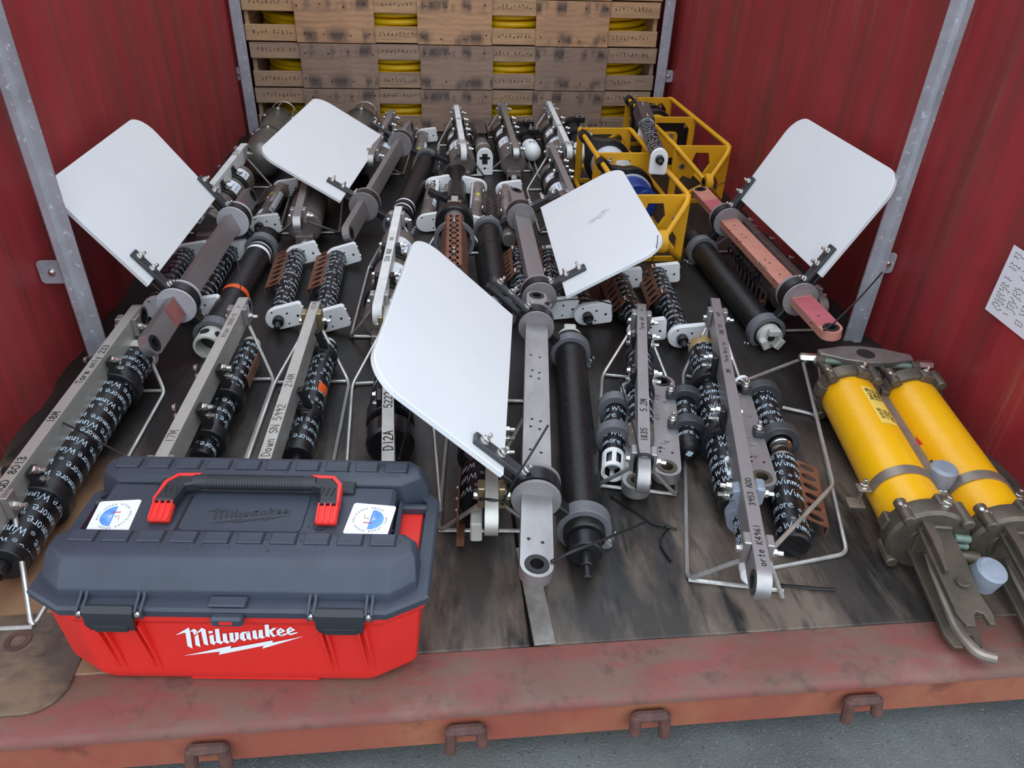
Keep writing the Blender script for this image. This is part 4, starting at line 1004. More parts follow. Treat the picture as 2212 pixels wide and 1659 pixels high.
def cage_cap(t, e, d, r, parent=None, mt='white_plastic'):
    """white cylindrical sensor guard with windows: two rings joined by ribs"""
    X_, Y_ = perp(d); m = M(); ln = .062
    for s0, s1 in ((0, .012), (ln-.012, ln)): m.lathe(e+d*s0, d, [(0, r-.004), (0, r), (s1-s0, r), (s1-s0, r-.004)], 24, closed=True)
    for k in range(6):
        w_ = rad(60*k+30); rr = X_*math.cos(w_)+Y_*math.sin(w_); m.box(e+d*(ln/2)+rr*(r-.002), (.004, .010, ln-.01), (rr, rr.cross(d), d))
    t.part('sensor_guard', m, mt, parent, label='white windowed sensor guard')
    m = M(); m.cyl(e, e+d*.035, r*.55, 16, c=.002); t.part('sensor', m, 'grey_pvc', parent)
cage_cap(t, a, d_, .0235)
o = b+d_*.13; m = M(); m.lathe(o-d_*.015, d_, [(0, .0215), (0, .034), (.03, .034), (.03, .0215)], 26, closed=True)
p = V((-.022, o.y+.01, .150)); ax = (p-o); l = ax.length; ax.normalize(); sd = d_.cross(ax).normalized(); m.box((p+o)/2, (.018, .036, l), (sd, sd.cross(ax), ax), .003); cl = t.part('clamp', m, 'zinc')
m = M(); m.box((.024, o.y+.01, .142), (.02, .036, .045), b=.004); t.part('clamp_cheek', m, 'zinc', cl)
for q in (.012, .036): t.inst('bolt', ME_STUD, zframe((-.031, o.y+.01, .160-q), (-1, 0, 0)), cl)
t.inst('bolt', ME_STUD, zframe((.034, o.y+.01, .14), (1, 0, 0)), cl)
tie(t, [L8(1690, 1265, .02), L8(1730, 1268, .008), L8(1770, 1272, .006), L8(1805, 1273, .006)], .0035)

# ================================================================== loose instruments on the floor
def block_outline(r, ext, hh, side):
    """white plate: rounded about the tube, square towards its clamp side"""
    pts = [(r*math.cos(w), hh*math.sin(w)) for w in [rad(90+180*i/12) for i in range(13)]]
    pts += [(ext-.006, -hh), (ext, -hh+.006), (ext, hh-.006), (ext-.006, hh)]
    return pts if side > 0 else [(-a, b) for a, b in pts][::-1]
def white_block(t, y, z, side, roll, parent=None, hh=.036, ext=.078, th=.020, mt='white_plastic', tail=0):
    X = V((math.cos(rad(roll)), 0, math.sin(rad(roll)))); Z = V((-math.sin(rad(roll)), 0, math.cos(rad(roll)))); o = V((0, y, z))
    m = M(); m.prism(block_outline(.041, ext, hh, side), o-EY*(th/2), X, Z, EY, 0, th, .002); b = t.part('end_block', m, mt, parent, smooth=30)
    m = M()
    for (u, v, r) in ((.030*side, .012, .0035), (-.012*side, .026, .0028), (.058*side, -.004, .0042), (.024*side, -.022, .003)):
        p = o+X*u+Z*v-EY*(th/2+.0004); m.cyl(p, p+EY*.0008, r, 8)
    t.part('block_holes', m, 'ink_black', b)
    for v in (-.018, .016): t.inst('screw', ME_SCREW, zframe(o+X*(ext*side)+Z*v, X*side), b)
    return b
def stub(t, y, z, mt='black_plastic', r=.0165):
    m = M(); m.cyl((0, y, z), (0, y-.024, z), r, 16, c=.003); m.cyl((0, y-.024, z), (0, y-.052, z-.003), r*.55, 12, c=.003); t.part('connector', m, mt)
def microcat(label, far, near, style='tape', side=1, guard=-1, roll=8, r=.0305, z=.040, seed=1, far_block=True, near_block=True, near_stub=True, gm='guard_brown', gpos=(.02, .25), group='moored sensor tubes lying on the floor', rev=False, labels=(), holes=6, gup=.66, zf=None):
    F = U(*far, z); N = U(*near, z); c = (F+N)/2; dd = F-N; L = dd.length; zb = 0.0
    t = T('sensor_tube', label, 'sensor', (c.x, c.y, 0 if zf is None else zf), -math.atan2(dd.x, dd.y), group)
    if zf is not None: z = z-zf
    a = V((0, -L/2, z)); b = V((0, L/2, z))
    if style == 'tape':
        h = tape_tube(t, a, b, r, seed, rev)
        m = M(); m.cyl(b, b+EY*.012, r*.88, 20, c=.002); t.part('end_cap', m, 'titanium', h)
    else:
        m = M(); m.lathe(a, EY, [(0, 0), (0, r-.006), (.008, r), (L*.42, r), (L*.425, r*.95), (L*.44, r*.95), (L*.445, r), (L-.006, r), (L, r-.006), (L, 0)], 28); h = t.part('housing', m, style)
    for (kind, f, ln, a0, a1) in labels:
        m = M(); Rl = r+.0008; y = -L/2+L*f; n = 6; ps = []
        for s in (0, 1): ps += [V((Rl*math.cos(rad(a0+(a1-a0)*i/n)), y+ln*s, z+Rl*math.sin(rad(a0+(a1-a0)*i/n)))) for i in range(n+1)]
        m.add(ps, [(i, i+1, n+2+i, n+1+i) for i in range(n)]); lb = t.part('label', m, kind, h)
        if kind == 'label_white' and ln > .05:
            st, wd = strokes('SBE', .014); m = M(); am = rad((a0+a1)/2)
            ink(m, st, .0026, lambda u, v: V(((Rl+.0005)*math.cos(am+(.007-v)/Rl*(1)), y+.01+u*.9, z+(Rl+.0005)*math.sin(am+(.007-v)/Rl)))); t.part('label_print', m, 'ink_blue', lb)
        if kind == 'label_yellow':
            m = M(); am = rad((a0+a1)/2)
            ink(m, [[(0, 0), (0, .010), (.007, .010), (.007, 0), (0, 0)], [(.0035, 0), (.0035, .01)]], .0016, lambda u, v: V(((Rl+.0005)*math.cos(am+(.0035-u)/Rl), y+.004+v, z+(Rl+.0005)*math.sin(am+(.0035-u)/Rl)))); t.part('label_print', m, 'ink_grey', lb)
    if far_block: white_block(t, L/2-.012, z, side, roll*side)
    if near_block:
        white_block(t, -L/2+.005, z, side, roll*side)
    if near_stub: stub(t, -L/2-.006, z)
    if guard:
        # perforated folded strip standing beside the tube: outer leaf, short return, two fixing tabs
        g0, g1 = L/2-gpos[0], L/2-gpos[1]; yc = (g0+g1)/2; ln = g0-g1; gh = math.sqrt(1-gup*gup)
        X_ = V((guard*gh, 0, -gup)) if False else V((-guard*gup, 0, gh)); N_ = V((guard*gh, 0, gup)); o = V((guard*(r+.018), yc, z+.004+.010*gh))
        m = M(); perf(m, o, X_, EY, N_, .056, ln, holes, rx=.018)
        p = o-X_*.027; m.box(p-EZ*.011, (.0028, ln, .022))
        for f in (-.42, .42): m.box(o+X_*.034+EY*(ln*f), (.026, .028, .0025), (X_, EY, N_))
        gd = t.part('guard_strip', m, gm)
        for f in (-.42, .42):
            for q in (-.007, .007): t.inst('screw', ME_SCREW, zframe(o+X_*.036+EY*(ln*f+q)+N_*.0012, N_), gd)
        m = M(); m.cyl((guard*(r+.002), g1-.02, z-.012), (guard*(r+.002), g0-.03, z-.012), .016, 14, c=.003); t.part('cell', m, 'black_plastic')
    return t
microcat('taped sensor tube half hidden under the left leaning fin', (404, 545), (338, 665), guard=0, seed=1, near_stub=False, rev=True)
microcat('taped sensor tube right of left vane bar, between bar and black pressure tube', (498, 540), (425, 668), guard=0, seed=2, rev=True)
microcat('left of two taped sensor tubes with brown guards left of the front fin', (643, 548), (603, 688), seed=3, roll=14, gup=.93, gpos=(-.01, .27), holes=7)
microcat('right of two taped sensor tubes with brown guards, its near end behind bar SN 5992', (730, 552), (697, 695), seed=4, roll=16, gup=.93, gpos=(-.01, .27), holes=7)
microcat('bare metal sensor tube with dark slotted guard beside left vane spool', (611, 405), (562, 486), style='titanium', gm='guard_dark', gup=.9, gpos=(.02, .22), labels=(('label_yellow', .60, .03, 100, 135), ('label_white', .22, .22, 18, 60), ('label_white', .10, .05, 95, 140)))
microcat('bare metal sensor tube with yellow tag behind rear black pressure tube', (913, 292), (902, 372), style='titanium', gm='guard_dark', near_stub=False, near_block=False, labels=(('label_yellow', .42, .03, 85, 115), ('label_white', .2, .3, 10, 50)), gpos=(.01, .2))
microcat('bare metal sensor tube right of rear black pressure tube, far block turned right', (937, 398), (921, 482), style='titanium', guard=0, near_stub=False, roll=10, labels=(('label_white', .30, .35, 25, 60), ('label_white', .84, .06, 60, 130)))
microcat('bare metal sensor tube with yellow tag, white block turned left, left of the middle vane', (1033, 402), (1027, 487), style='titanium', side=-1, guard=1, gm='guard_dark', near_stub=False, labels=(('label_yellow', .55, .035, 65, 95), ('label_white', .30, .36, 130, 160)), gpos=(.16, .40), roll=10)
microcat('bare metal sensor tube half under the middle vane, white block turned right', (1090, 408), (1100, 520), style='titanium', guard=-1, gm='guard_dark', near_stub=False, near_block=False, labels=(('label_white', .88, .06, 120, 170),), gpos=(.16, .40))
microcat('taped sensor tube with brown guard left of middle vane bar', (1120, 548), (1136, 668), seed=1, near_stub=False, near_block=False, far_block=False, rev=True)
microcat('taped sensor tube with brown guard right of middle vane bar', (1186, 548), (1197, 668), seed=2, near_stub=False)
microcat('taped sensor tube under the smudged fin with near white block showing', (1238, 590), (1268, 680), seed=3, guard=0, far_block=False, near_stub=True)
microcat('taped sensor tube with brown guard, near white block behind bar marked 5.2M', (1336, 600), (1384, 716), seed=4)
microcat('taped sensor tube with brown guard between the two tall marked bars', (1418, 588), (1472, 728), seed=1)
microcat('taped sensor tube with brown perforated guard inside guard of longest bar', (1690, 1000), (1716, 1180), seed=2, guard=1, far_block=False, near_block=False, near_stub=False, gpos=(.0, .20), r=.033, holes=6, gup=.95)
microcat('taped sensor tube laid across top of the yellow frames, black-cabled white block', (1384, 238), (1424, 342), seed=3, z=.303, zf=.262, guard=0, far_block=False, near_block=False, near_stub=True, r=.030)
t = T.__new__(T)
tt = [o for o in bpy.data.objects if o.get('label', '').startswith('taped sensor tube laid across')][0]
t.e = tt; t.m = MX.Translation(tt.location) @ MX.Rotation(tt.rotation_euler.z, 4, 'Z'); t.i = t.m.inverted()
Lm = (U(1384, 238, .303)-U(1424, 342, .303)).length; z = .041
X = V((0, 0, -1)); m = M(); m.prism(block_outline(.038, .062, .034, 1), V((0, -Lm/2-.006, z)), X, EX, EY, 0, .020, .002); t.part('end_block', m, 'white_plastic', smooth=30)
m = M(); m.prism(block_outline(.038, .062, .034, 1), V((0, Lm*.12, z)), X, EX, EY, 0, .020, .002); t.part('end_block', m, 'white_plastic', smooth=30)
m = M(); ln = .30; yc = Lm/2-.16
m.box((0, yc, z+.040), (.050, ln, .003))
for s in (-1, 1): ladder(m, (s*.031, yc, z+.016), V((s*.2, 0, -1)).normalized(), EY, V((s, 0, .2)).normalized(), .052, ln, 9, rail=.008)
gd = t.part('guard_channel', m, 'guard_dark')
for k in (-.13, -.10, .09, .12): t.inst('screw', ME_SCREW, zframe((.0, yc+k, z+.0415), EZ), gd)
m = M(); m.cyl((0, yc-ln/2+.03, z+.02), (0, yc-ln/2+.05, z+.02), .018, 14, c=.002); t.part('cell', m, 'black_plastic')
# standing-block sensor in the back row
F = U(1034, 283, .10); N = U(1047, 333, .10); c = (F+N)/2; dd = F-N; Lm = dd.length
t = T('sensor_tube', 'dark metal sensor tube raised on upright white block in back row', 'sensor', (c.x, c.y, 0), -math.atan2(dd.x, dd.y), 'moored sensor tubes lying on the floor')
m = M(); m.lathe((0, -Lm/2, .088), EY, [(0, 0), (0, .034), (Lm*.22, .034), (Lm*.225, .038), (Lm*.3, .038), (Lm*.305, .034), (Lm, .034), (Lm, 0)], 26); h = t.part('housing', m, 'canister_metal')
m = M(); m.lathe((0, -Lm/2+Lm*.22, .088), EY, [(0, .0385), (.012, .0385)], 26); t.part('band', m, 'offwhite', h)
m = M(); m.prism(block_outline(.041, .086, .039, 1), V((0, -Lm/2-.012, .088)), V((0, 0, -1)), EX, EY, 0, .020, .002); b = t.part('end_block', m, 'white_plastic', smooth=30)
m = M(); p = V((0, -Lm/2-.0125, .080)); m.box(p, (.026, .001, .050)); m.box(p+EZ*.004, (.050, .001, .012)); m.cyl(p-EZ*.045, p-EZ*.045+EY*.001, .006, 10); m.cyl(p-EZ*.045-EX*.016, p-EZ*.045-EX*.016+EY*.001, .002, 8); m.cyl(p-EZ*.045+EX*.016, p-EZ*.045+EX*.016+EY*.001, .002, 8); t.part('block_holes', m, 'ink_black', b)
m = M(); m.box((0, -Lm/2+.01, .030), (.05, .03, .058), b=.003); m.box((0, Lm/2-.03, .027), (.05, .03, .053), b=.003); t.part('saddle', m, 'black_plastic')
m = M()
for s in (-1, 1): m.box((s*.034, Lm/2-.10, .12), (.003, .22, .05), b=.001)
m.box((0, Lm/2-.10, .145), (.052, .22, .003)); t.part('guard_channel', m, 'guard_dark')
# black tubes with white domes
for far, near, lab, txt in (((1122, 278), (1151, 330), 'black tube with white domed end marked 33 beside back row canister', '33'), ((1232, 262), (1254, 336), 'black tube with white domed end beside leg of the nearer yellow frame', '')):
    F = U(*far, .05); N = U(*near, .05); c = (F+N)/2; dd = F-N; Lm = dd.length
    t = T('dome_sensor', lab, 'sensor', (c.x, c.y, 0), -math.atan2(dd.x, dd.y), 'black tubes with white domed ends'); r = .046; z = .048
    m = M(); m.cyl((0, -Lm/2+.09, z), (0, Lm/2, z), r*.96, 26, c=.004); h = t.part('housing', m, 'black_plastic')
    m = M(); m.lathe((0, -Lm/2+.10, z), -EY, [(0, r*.98), (.085, r*.98)]+[(.085+.05*math.sin(w), r*.98*math.cos(w)) for w in [rad(15*i) for i in range(1, 6)]]+[(.135, 0)], 26); t.part('dome', m, 'white_plastic', h)
    if txt:
        st, wd = strokes(txt, .020); m = M(); ink(m, st, .0032, lambda u, v: V(((r+.0005)*math.cos(rad(90)+(wd/2-u)/r), -Lm/2+.036+v, z+(r*.98+.0006)*math.sin(rad(90)+(wd/2-u)/r)))); t.part('handwriting', m, 'ink_black', h)
    for f in (.30, .66):
        yy = -Lm/2+.06+Lm*f; m = M(); m.lathe((0, yy, z), EY, [(0, r), (0, r+.010), (.03, r+.010), (.03, r)], 24, closed=True); m.box((.035, yy+.015, z+.052), (.06, .03, .03), b=.003); cl = t.part('clamp', m, 'black_plastic')
        for q in (.02, .05): t.inst('stud', ME_STUD, zframe((q, yy+.015, z+.067), EZ), cl)
# standalone black tube with bracket, between back row and centre
F = U(990, 352, .045); N = U(984, 446, .045); c = (F+N)/2; dd = F-N; Lm = dd.length
t = T('pressure_tube', 'loose black pressure tube with black side bracket, in front of back row centre', 'tube', (c.x, c.y, 0), -math.atan2(dd.x, dd.y))
m = M(); m.cyl((0, -Lm/2, .043), (0, Lm/2, .043), .040, 30, c=.004); h = t.part('housing', m, 'black_tube')
m = M(); m.lathe((0, Lm/2-.03, .043), EY, [(0, .0405), (0, .0425), (.04, .0425), (.046, .036), (.046, 0)], 28); t.part('end_cap', m, 'grey_pvc', h)
m = M(); m.lathe((0, -Lm/2+.12, .043), EY, [(0, .0408), (.26, .0408)], 10, ang=(rad(-5), rad(40))); t.part('label', m, 'grey_pvc', h)
for yy, nm in ((Lm/2-.04, 0), (-Lm/2+.05, 1)):
    m = M(); m.lathe((0, yy-.015, .043), EY, [(0, .0405), (0, .0425), (.03, .0425), (.03, .0405)], 26, closed=True); m.box((-.075, yy, .075), (.085, .036, .022), (V((.9, 0, -.43)), EY, V((.43, 0, .9))), .003); cl = t.part('bracket', m, 'black_plastic')
    for q in (-.05, -.095): t.inst('stud', ME_STUD, zframe((q, yy, .098-.48*(q+.05)), V((.43, 0, .9))), cl)
# flat silver load bars with clamped taped tubes
def flat_bar(label, far, near, tfar, tnear, z, tz, r, cols, cap, seed, rot_far=None, cmat='grey_pvc', zlift=0.0, caged=False):
    F = U(*far, z); N = U(*near, z); dd = F-N; e = dd.normalized(); F = F+e*.032; N = N-e*.032; c = (F+N)/2; dd = F-N; Lb = dd.length
    t = T('flat_load_bar', label, 'load bar', (c.x, c.y, 0), -math.atan2(dd.x, dd.y), 'flat silver bars with side tubes')
    m = M(); bar_mesh(m, (0, -Lb/2, z-.014), (0, Lb/2, z-.014), EX, EZ, .064, .028, .0235); bar = t.part('bar', m, 'bar_metal', smooth=30)
    for s in (-1, 1): m = M(); bushing(m, V((0, s*(Lb/2-.032), z-.014)), EZ, .028, .0235, .014); t.part('eye_bushing', m, 'black_plastic' if s > 0 else 'bronze')
    m = M()
    for (u, v) in ((-.014, .085), (.014, .085), (-.014, .10), (.014, .20)): m.cyl((u, -Lb/2+v, z), (u, -Lb/2+v, z+.0006), .0033, 8)
    t.part('bolt_holes', m, 'ink_black', bar)
    rs = random.Random(seed); m = M()
    for k in range(10):
        u, v = rs.uniform(-.018, .018), rs.uniform(-Lb/2+.07, Lb/2-.09); st, _ = strokes(rs.choice(('7', '1', '4', 'L', 'C')), .014); ink(m, st, .0012, lambda a, b, u=u, v=v: V((u-b, v+a, z+.0006)))
    t.part('pencil_marks', m, 'ink_grey', bar)
    a = t.L(*tnear, tz); b = t.L(*tfar, tz); d = (b-a).normalized()
    h = tape_tube(t, a, b, r, seed)
    for py in cols:
        s = t.par(py, a, d); o = a+d*s; sg = 1 if o.x > 0 else -1
        m = M(); m.lathe(o-d*.015, d, [(0, r+.0004), (0, r+.016), (.002, r+.018), (.028, r+.018), (.03, r+.016), (.03, r+.0004)], 28, closed=True)
        x1 = o.x-sg*(r+.008); m.box(((x1+sg*.006)/2, o.y, z+.010), (abs(x1-sg*.006), .030, .018), b=.003); cl = t.part('clamp', m, cmat)
        t.inst('stud', ME_STUD, zframe((sg*.016, o.y, z+.019), EZ), cl)
    if cap == 'cage': cage_cap(t, a, -d, r*.98)
    if cap == 'taped':
        m = M(); m.lathe(a, -d, [(0, r), (.012, r*.98), (.022, r*.8), (.026, r*.45), (.027, 0)], 24); t.part('end_wrap', m, 'tape_black', h)
        m = M(); p = a-d*.0272
        X_, Y_ = perp(d)
        m.poly([(.3*r*math.cos(w)*(1+.3*math.sin(4*w)), .3*r*math.sin(w)) for w in [rad(30*i) for i in range(12)]], p, EX, EZ); t.part('tape_end_print', m, 'ink_white', h)
    if cap == 'metal':
        m = M(); m.lathe(a, -d, [(0, r*.86), (.02, r*.86), (.022, r*.8), (.03, r*.8), (.031, r*.45), (.027, r*.4), (.027, 0)], 26); t.part('end_cap', m, 'chrome', h)
    return t, bar, Lb
flat_bar('left flat silver bar under bar 5.2M, taped tube with white windowed guard', (1367, 838), (1376, 1038), (1331, 862), (1325, 985), .050, .046, .027, (882, 945), 'cage', 3)
flat_bar('right flat silver bar under bar 5.2M, taped tube with rounded taped end', (1431, 824), (1441, 1008), (1477, 846), (1488, 965), .062, .050, .0275, (868, 932), 'taped', 4, cmat='bracket_grey')
t, bar, Lb = flat_bar('flat grey bar with chrome-ended taped tube beside the longest bar', (1592, 838), (1646, 1030), (1640, 845), (1682, 955), .075, .062, .030, (858, 952), 'metal', 1, cmat='bracket_grey')
m = M(); m.tube([V((.005, Lb/2-.035, .070))+V((.022*math.cos(w), .006*math.sin(2*w), .030*math.sin(w)+.012)) for w in [rad(180*i/10) for i in range(11)]], .0045, 8); t.part('lanyard', m, 'white_plastic')
# metal lamp-like canisters with wire cages, rear left
for (far, near, lab) in (((606, 262), (560, 352), 'shiny metal canister with wire cage end at rear left corner'), ((783, 262), (748, 352), 'metal canister with wire cage end hidden behind rear-left white fin')):
    z = .098; F = U(*far, z); N = U(*near, z); c = (F+N)/2; dd = F-N; Lm = dd.length
    t = T('caged_canister', lab, 'canister', (c.x, c.y, 0), -math.atan2(dd.x, dd.y), 'metal canisters with wire cages'); r = .082
    m = M(); m.lathe((0, -Lm/2, z), EY, [(0, 0), (.0, r*.5), (.012, r*.8), (.03, r*.95), (.05, r), (Lm*.42, r), (Lm*.42, r*.9), (Lm-.03, r*.9), (Lm, r*.8), (Lm, 0)], 36); h = t.part('housing', m, 'canister_grey')
    for f in (.40, .90):
        m = M(); m.annulus((0, -Lm/2+Lm*f, z), EY, r*.88, r*1.08, .012, 36); fl_ = t.part('flange', m, 'bronze', h)
        m = M(); m.annulus((0, -Lm/2+Lm*f+.02, z), EY, r*.88, r*.97, .012, 36); t.part('clamp_band', m, 'chrome', h)
        for k in range(6):
            w = rad(60*k+25); t.inst('bolt', ME_BOLT, zframe((r*.99*math.cos(w), -Lm/2+Lm*f-.0005, z+r*.99*math.sin(w)), (0, -1, 0)), fl_)
    m = M(); m.cyl((-.035, -Lm/2+Lm*.40, z+.06), (-.028, -Lm/2+Lm*.40-.07, z+.045), .020, 18, c=.003); t.part('anode', m, 'zinc')
    m = M(); yy = Lm/2+.15
    m.tube([V((r*.82*math.cos(w), yy, z+r*.82*math.sin(w))) for w in [rad(15*i) for i in range(24)]], .0035, 6, closed=True)
    for k in range(6):
        w = rad(60*k+30); m.tube([V((r*.82*math.cos(w), yy, z+r*.82*math.sin(w))), V((r*1.0*math.cos(w), Lm/2-Lm*.1, z+r*1.0*math.sin(w)))], .0028, 6)
    t.part('wire_cage', m, 'steel_rod')
    m = M(); m.tube([V((.05, -Lm/2+.05, z+.08)), V((.0, -Lm/2+.02, z+.05)), V((-.06, -Lm/2+.03, z+.03))], .004, 6); t.part('strap_rod', m, 'steel_rod')
# loose black cord on the floor by the longest bar
p = [U(x, y, .004) for x, y in ((1318, 1070), (1360, 1098), (1410, 1130), (1463, 1143))]
t = T('loose_tie', 'loose black cable tie curled on floor left of the longest bar', 'cable tie', (p[2].x, p[2].y, 0))
m = M(); m.tube([t.i @ q for q in p], .0026, 6)
m.tube([t.i @ U(x, y, .004) for x, y in ((1441, 1138), (1428, 1160), (1428, 1180), (1441, 1200), (1450, 1212))], .0024, 6); m.box(t.i @ U(1441, 1138, .005), (.010, .010, .006), b=.001); t.part('strap', m, 'zip_black')

# a scrap of orange tape on the floor
c = U(1645, 664, .001); t = T('tape_scrap', 'small curled scrap of bright orange tape beside right black pressure tube', 'scrap', (c.x, c.y, 0))
m = M(); n = 8; ps = []
for k in (0, 1): ps += [V((-.012+.030*i/n, .014*k+.004*i/n, .003+.020*math.sin(2.6*i/n))) for i in range(n+1)]
m.add(ps+[p+V((0, 0, .0008)) for p in ps], [(i, i+1, n+2+i, n+1+i) for i in range(n)]+[(2*n+2+i, 2*n+3+i, 3*n+4+i, 3*n+3+i) for i in range(n)]); t.part('tape', m, 'tape_orange', smooth=60)

# ================================================================== yellow instrument frames
def yellow_frame(label, x0, x1, y0, y1, mids, apex, drum):
    S = .262; c = ((x0+x1)/2, (y0+y1)/2); hx = (x1-x0)/2
    t = T('yellow_frame', label, 'frame', (c[0], c[1], 0), 0, 'yellow in-line instrument frames'); ya = y0-c[1]; yb = y1-c[1]; zc = S/2; R = .0105
    for sx in (-1, 1):
        for sz in (0, 1):
            z = S-R if sz else R; x = sx*(hx-R)
            m = M(); m.tube([(0+sx*.018, ya-apex, zc+(.018 if sz else -.018)), (x, ya-.01, z), (x, yb+.01, z), (sx*.018, yb+apex, zc+(.018 if sz else -.018))], R, 10, bend=.05); t.part('frame_tube', m, 'yellow_frame', smooth=50)
    for e, s in ((ya-apex, -1), (yb+apex, 1)):
        m = M(); m.lathe((-.014, e+s*.012, zc), EX, [(0, .021), (0, .040), (.028, .040), (.028, .021)], 26, closed=True); t.part('load_eye', m, 'yellow_frame')
        m = M(); m.lathe((-.016, e+s*.012, zc), EX, [(0, .012), (0, .0205), (.032, .0205), (.032, .012)], 20, closed=True); t.part('eye_bushing', m, 'black_plastic')
    for k, (yy, kind) in enumerate(mids):
        y = yy-c[1]; w = hx-.004; th = .012
        if kind == 'lug':      # plate with hanging bolt lugs at the two top corners
            ol = [(-w, 0), (-w+.030, 0), (-w+.030, S-.17), (-w+.055, S-.135), (-w+.092, S-.15), (-w+.108, S-.125), (-w+.085, S-.085), (-w+.098, S-.036), (w-.098, S-.036), (w-.085, S-.085), (w-.108, S-.125), (w-.092, S-.15), (w-.055, S-.135), (w-.030, S-.17), (w-.030, 0), (w, 0), (w, S-.006), (-w, S-.006)]
        else:
            ol = [(-w, 0), (-w+.028, 0), (-w+.028, S-.065), (-w+.055, S-.034), (w-.055, S-.034), (w-.028, S-.065), (w-.028, 0), (w, 0), (w, S-.006), (-w, S-.006)]
        m = M(); m.prism(ol, (0, y-th/2, 0), EX, EZ, EY, 0, th, .001); m.box((0, y, .010), (2*w-.05, th*.9, .018)); p_ = t.part('cross_plate', m, 'yellow_frame', smooth=30)
        if kind == 'lug':
            m = M()
            for sx in (-1, 1): m.cyl((sx*(w-.045), y-th/2-.0025, S-.095), (sx*(w-.045), y-th/2, S-.095), .014, 18, c=.001)
            t.part('lug_bush', m, 'bronze_light', p_)
            m = M()
            for sx in (-1, 1): m.cyl((sx*(w-.045), y-th/2-.003, S-.095), (sx*(w-.045), y-th/2, S-.095), .006, 12)
            t.part('lug_hole', m, 'ink_black', p_)
    drum(t, c, S, hx)
    return t
def clamp_ring(t, y, z, r, hx, S, w=.032):
    """black keyhole-shaped clamp: ring round the drum with an arm reaching to the upper left tube"""
    a = V((-hx+.010, S-.012)); m = M(); n = 40; o = V((0, z)); d = (a-o); L = d.length; d.normalize(); pr = V((-d.y, d.x))
    pts = []
    for i in range(n+1):
        w_ = rad(32+(360-64)*i/n); pts.append(o+d*(r*1.0*math.cos(w_))+pr*(r*math.sin(w_)))
    pts += [o+d*(L*.80)-pr*.020, o+d*(L-.004)-pr*.024, o+d*(L+.020)-pr*.016, o+d*(L+.020)+pr*.016, o+d*(L-.004)+pr*.024, o+d*(L*.80)+pr*.020]
    m.prism([(p.x, p.y) for p in pts], (0, y-w/2, 0), EX, EZ, EY, 0, w, .003); return t.part('drum_clamp', m, 'drum_black', smooth=30)
def drum_near(t, c, S, hx):
    z = S/2; ya = 2.02-c[1]; yb = 2.54-c[1]; r = .092
    m = M(); m.lathe((0, ya, z), EY, [(0, r*.86), (.01, r*.86), (yb-ya-.03, r*.86), (yb-ya-.03, 0)], 40); t.part('drum', m, 'drum_white')
    m = M(); m.lathe((0, yb-.035, z), EY, [(0, 0), (0, r*.93), (.05, r*.93), (.055, r*.88), (.055, 0)], 40); t.part('drum_cover', m, 'blue_plastic', label='blue end cover')
    m = M(); m.lathe((0, ya-.11, z), EY, [(0, 0), (0, r*.84), (.006, r*.9), (.11, r*.9), (.11, 0)], 40); hd = t.part('drum_cover', m, 'blue_plastic', label='blue end cover')
    for k in range(4):
        w = rad(45+90*k); m = M(); m.cyl((.045*math.cos(w), ya-.116, z+.045*math.sin(w)), (.045*math.cos(w), ya-.104, z+.045*math.sin(w)), .030, 20, c=.003); t.part('transducer', m, 'blue_plastic', hd)
    m = M(); m.lathe((0, ya-.004, z), EY, [(0, r*.90), (0, r*.97), (.006, r*.97), (.006, r*.90)], 40, closed=True); t.part('trim_ring', m, 'drum_white')
    for y in (ya+.045, yb-.06):
        cl = clamp_ring(t, y, z, r*1.14, hx, S, .045)
        t.inst('stud', ME_STUD, zframe((-hx+.045, y, S-.010), EZ), cl)
    m = M(); m.cyl((-hx+.01, ya-.06, .09), (-hx+.035, ya-.06, .09), .020, 16, c=.003); t.part('foot_bung', m, 'offwhite')
def drum_far(t, c, S, hx):
    z = S/2; ya = 2.86-c[1]; yb = 3.20-c[1]; r = .088
    m = M(); m.lathe((0, ya, z), EY, [(0, 0), (0, r*.86), (yb-ya, r*.86), (yb-ya, 0)], 40); t.part('drum', m, 'drum_white')
    m = M(); m.lathe((0, yb-.20, z), EY, [(0, r*.885), (.05, r*.885)], 40); t.part('drum_band', m, 'yellow_frame')
    for y in (yb-.13, yb-.02):
        cl = clamp_ring(t, y, z, r*1.12, hx, S, .04); t.inst('stud', ME_STUD, zframe((-hx+.045, y, S-.010), EZ), cl)
    m = M(); y = ya-.01; q = hx-.022; m.prism(rrect(-q, .02, q, S-.035, .02, 4), (0, y-.012, 0), EX, EZ, EY, 0, .024, .002); pl2 = t.part('mount_plate', m, 'black_plastic')
    m = M(); m.prism(rrect(-q+.03, .05, q-.055, S-.085, .018, 4), (0, y-.030, 0), EX, EZ, EY, 0, .018, .002); cv = t.part('cover', m, 'yellow_frame', pl2)
    m = M(); m.box((.02, y-.0306, S-.11), (.020, .001, .034)); t.part('label', m, 'grey_pvc', cv)
    for sx, sz in ((-1, .06), (1, .06), (1, S-.06), (-1, S-.06)): t.inst('bolt', ME_BOLT, zframe((sx*(q-.018), y-.012, sz), (0, -1, 0)), pl2)
yellow_frame('nearer yellow tubular frame holding a white drum with blue ends', .512, .772, 1.66, 2.60, ((2.585, 'plain'), (2.19, 'lug'), (1.67, 'lug')), .105, drum_near)
yellow_frame('farther yellow tubular frame in rear right corner with black mounting plate', .885, 1.147, 2.29, 3.24, ((3.22, 'plain'), (2.80, 'plain'), (2.30, 'lug')), .10, drum_far)

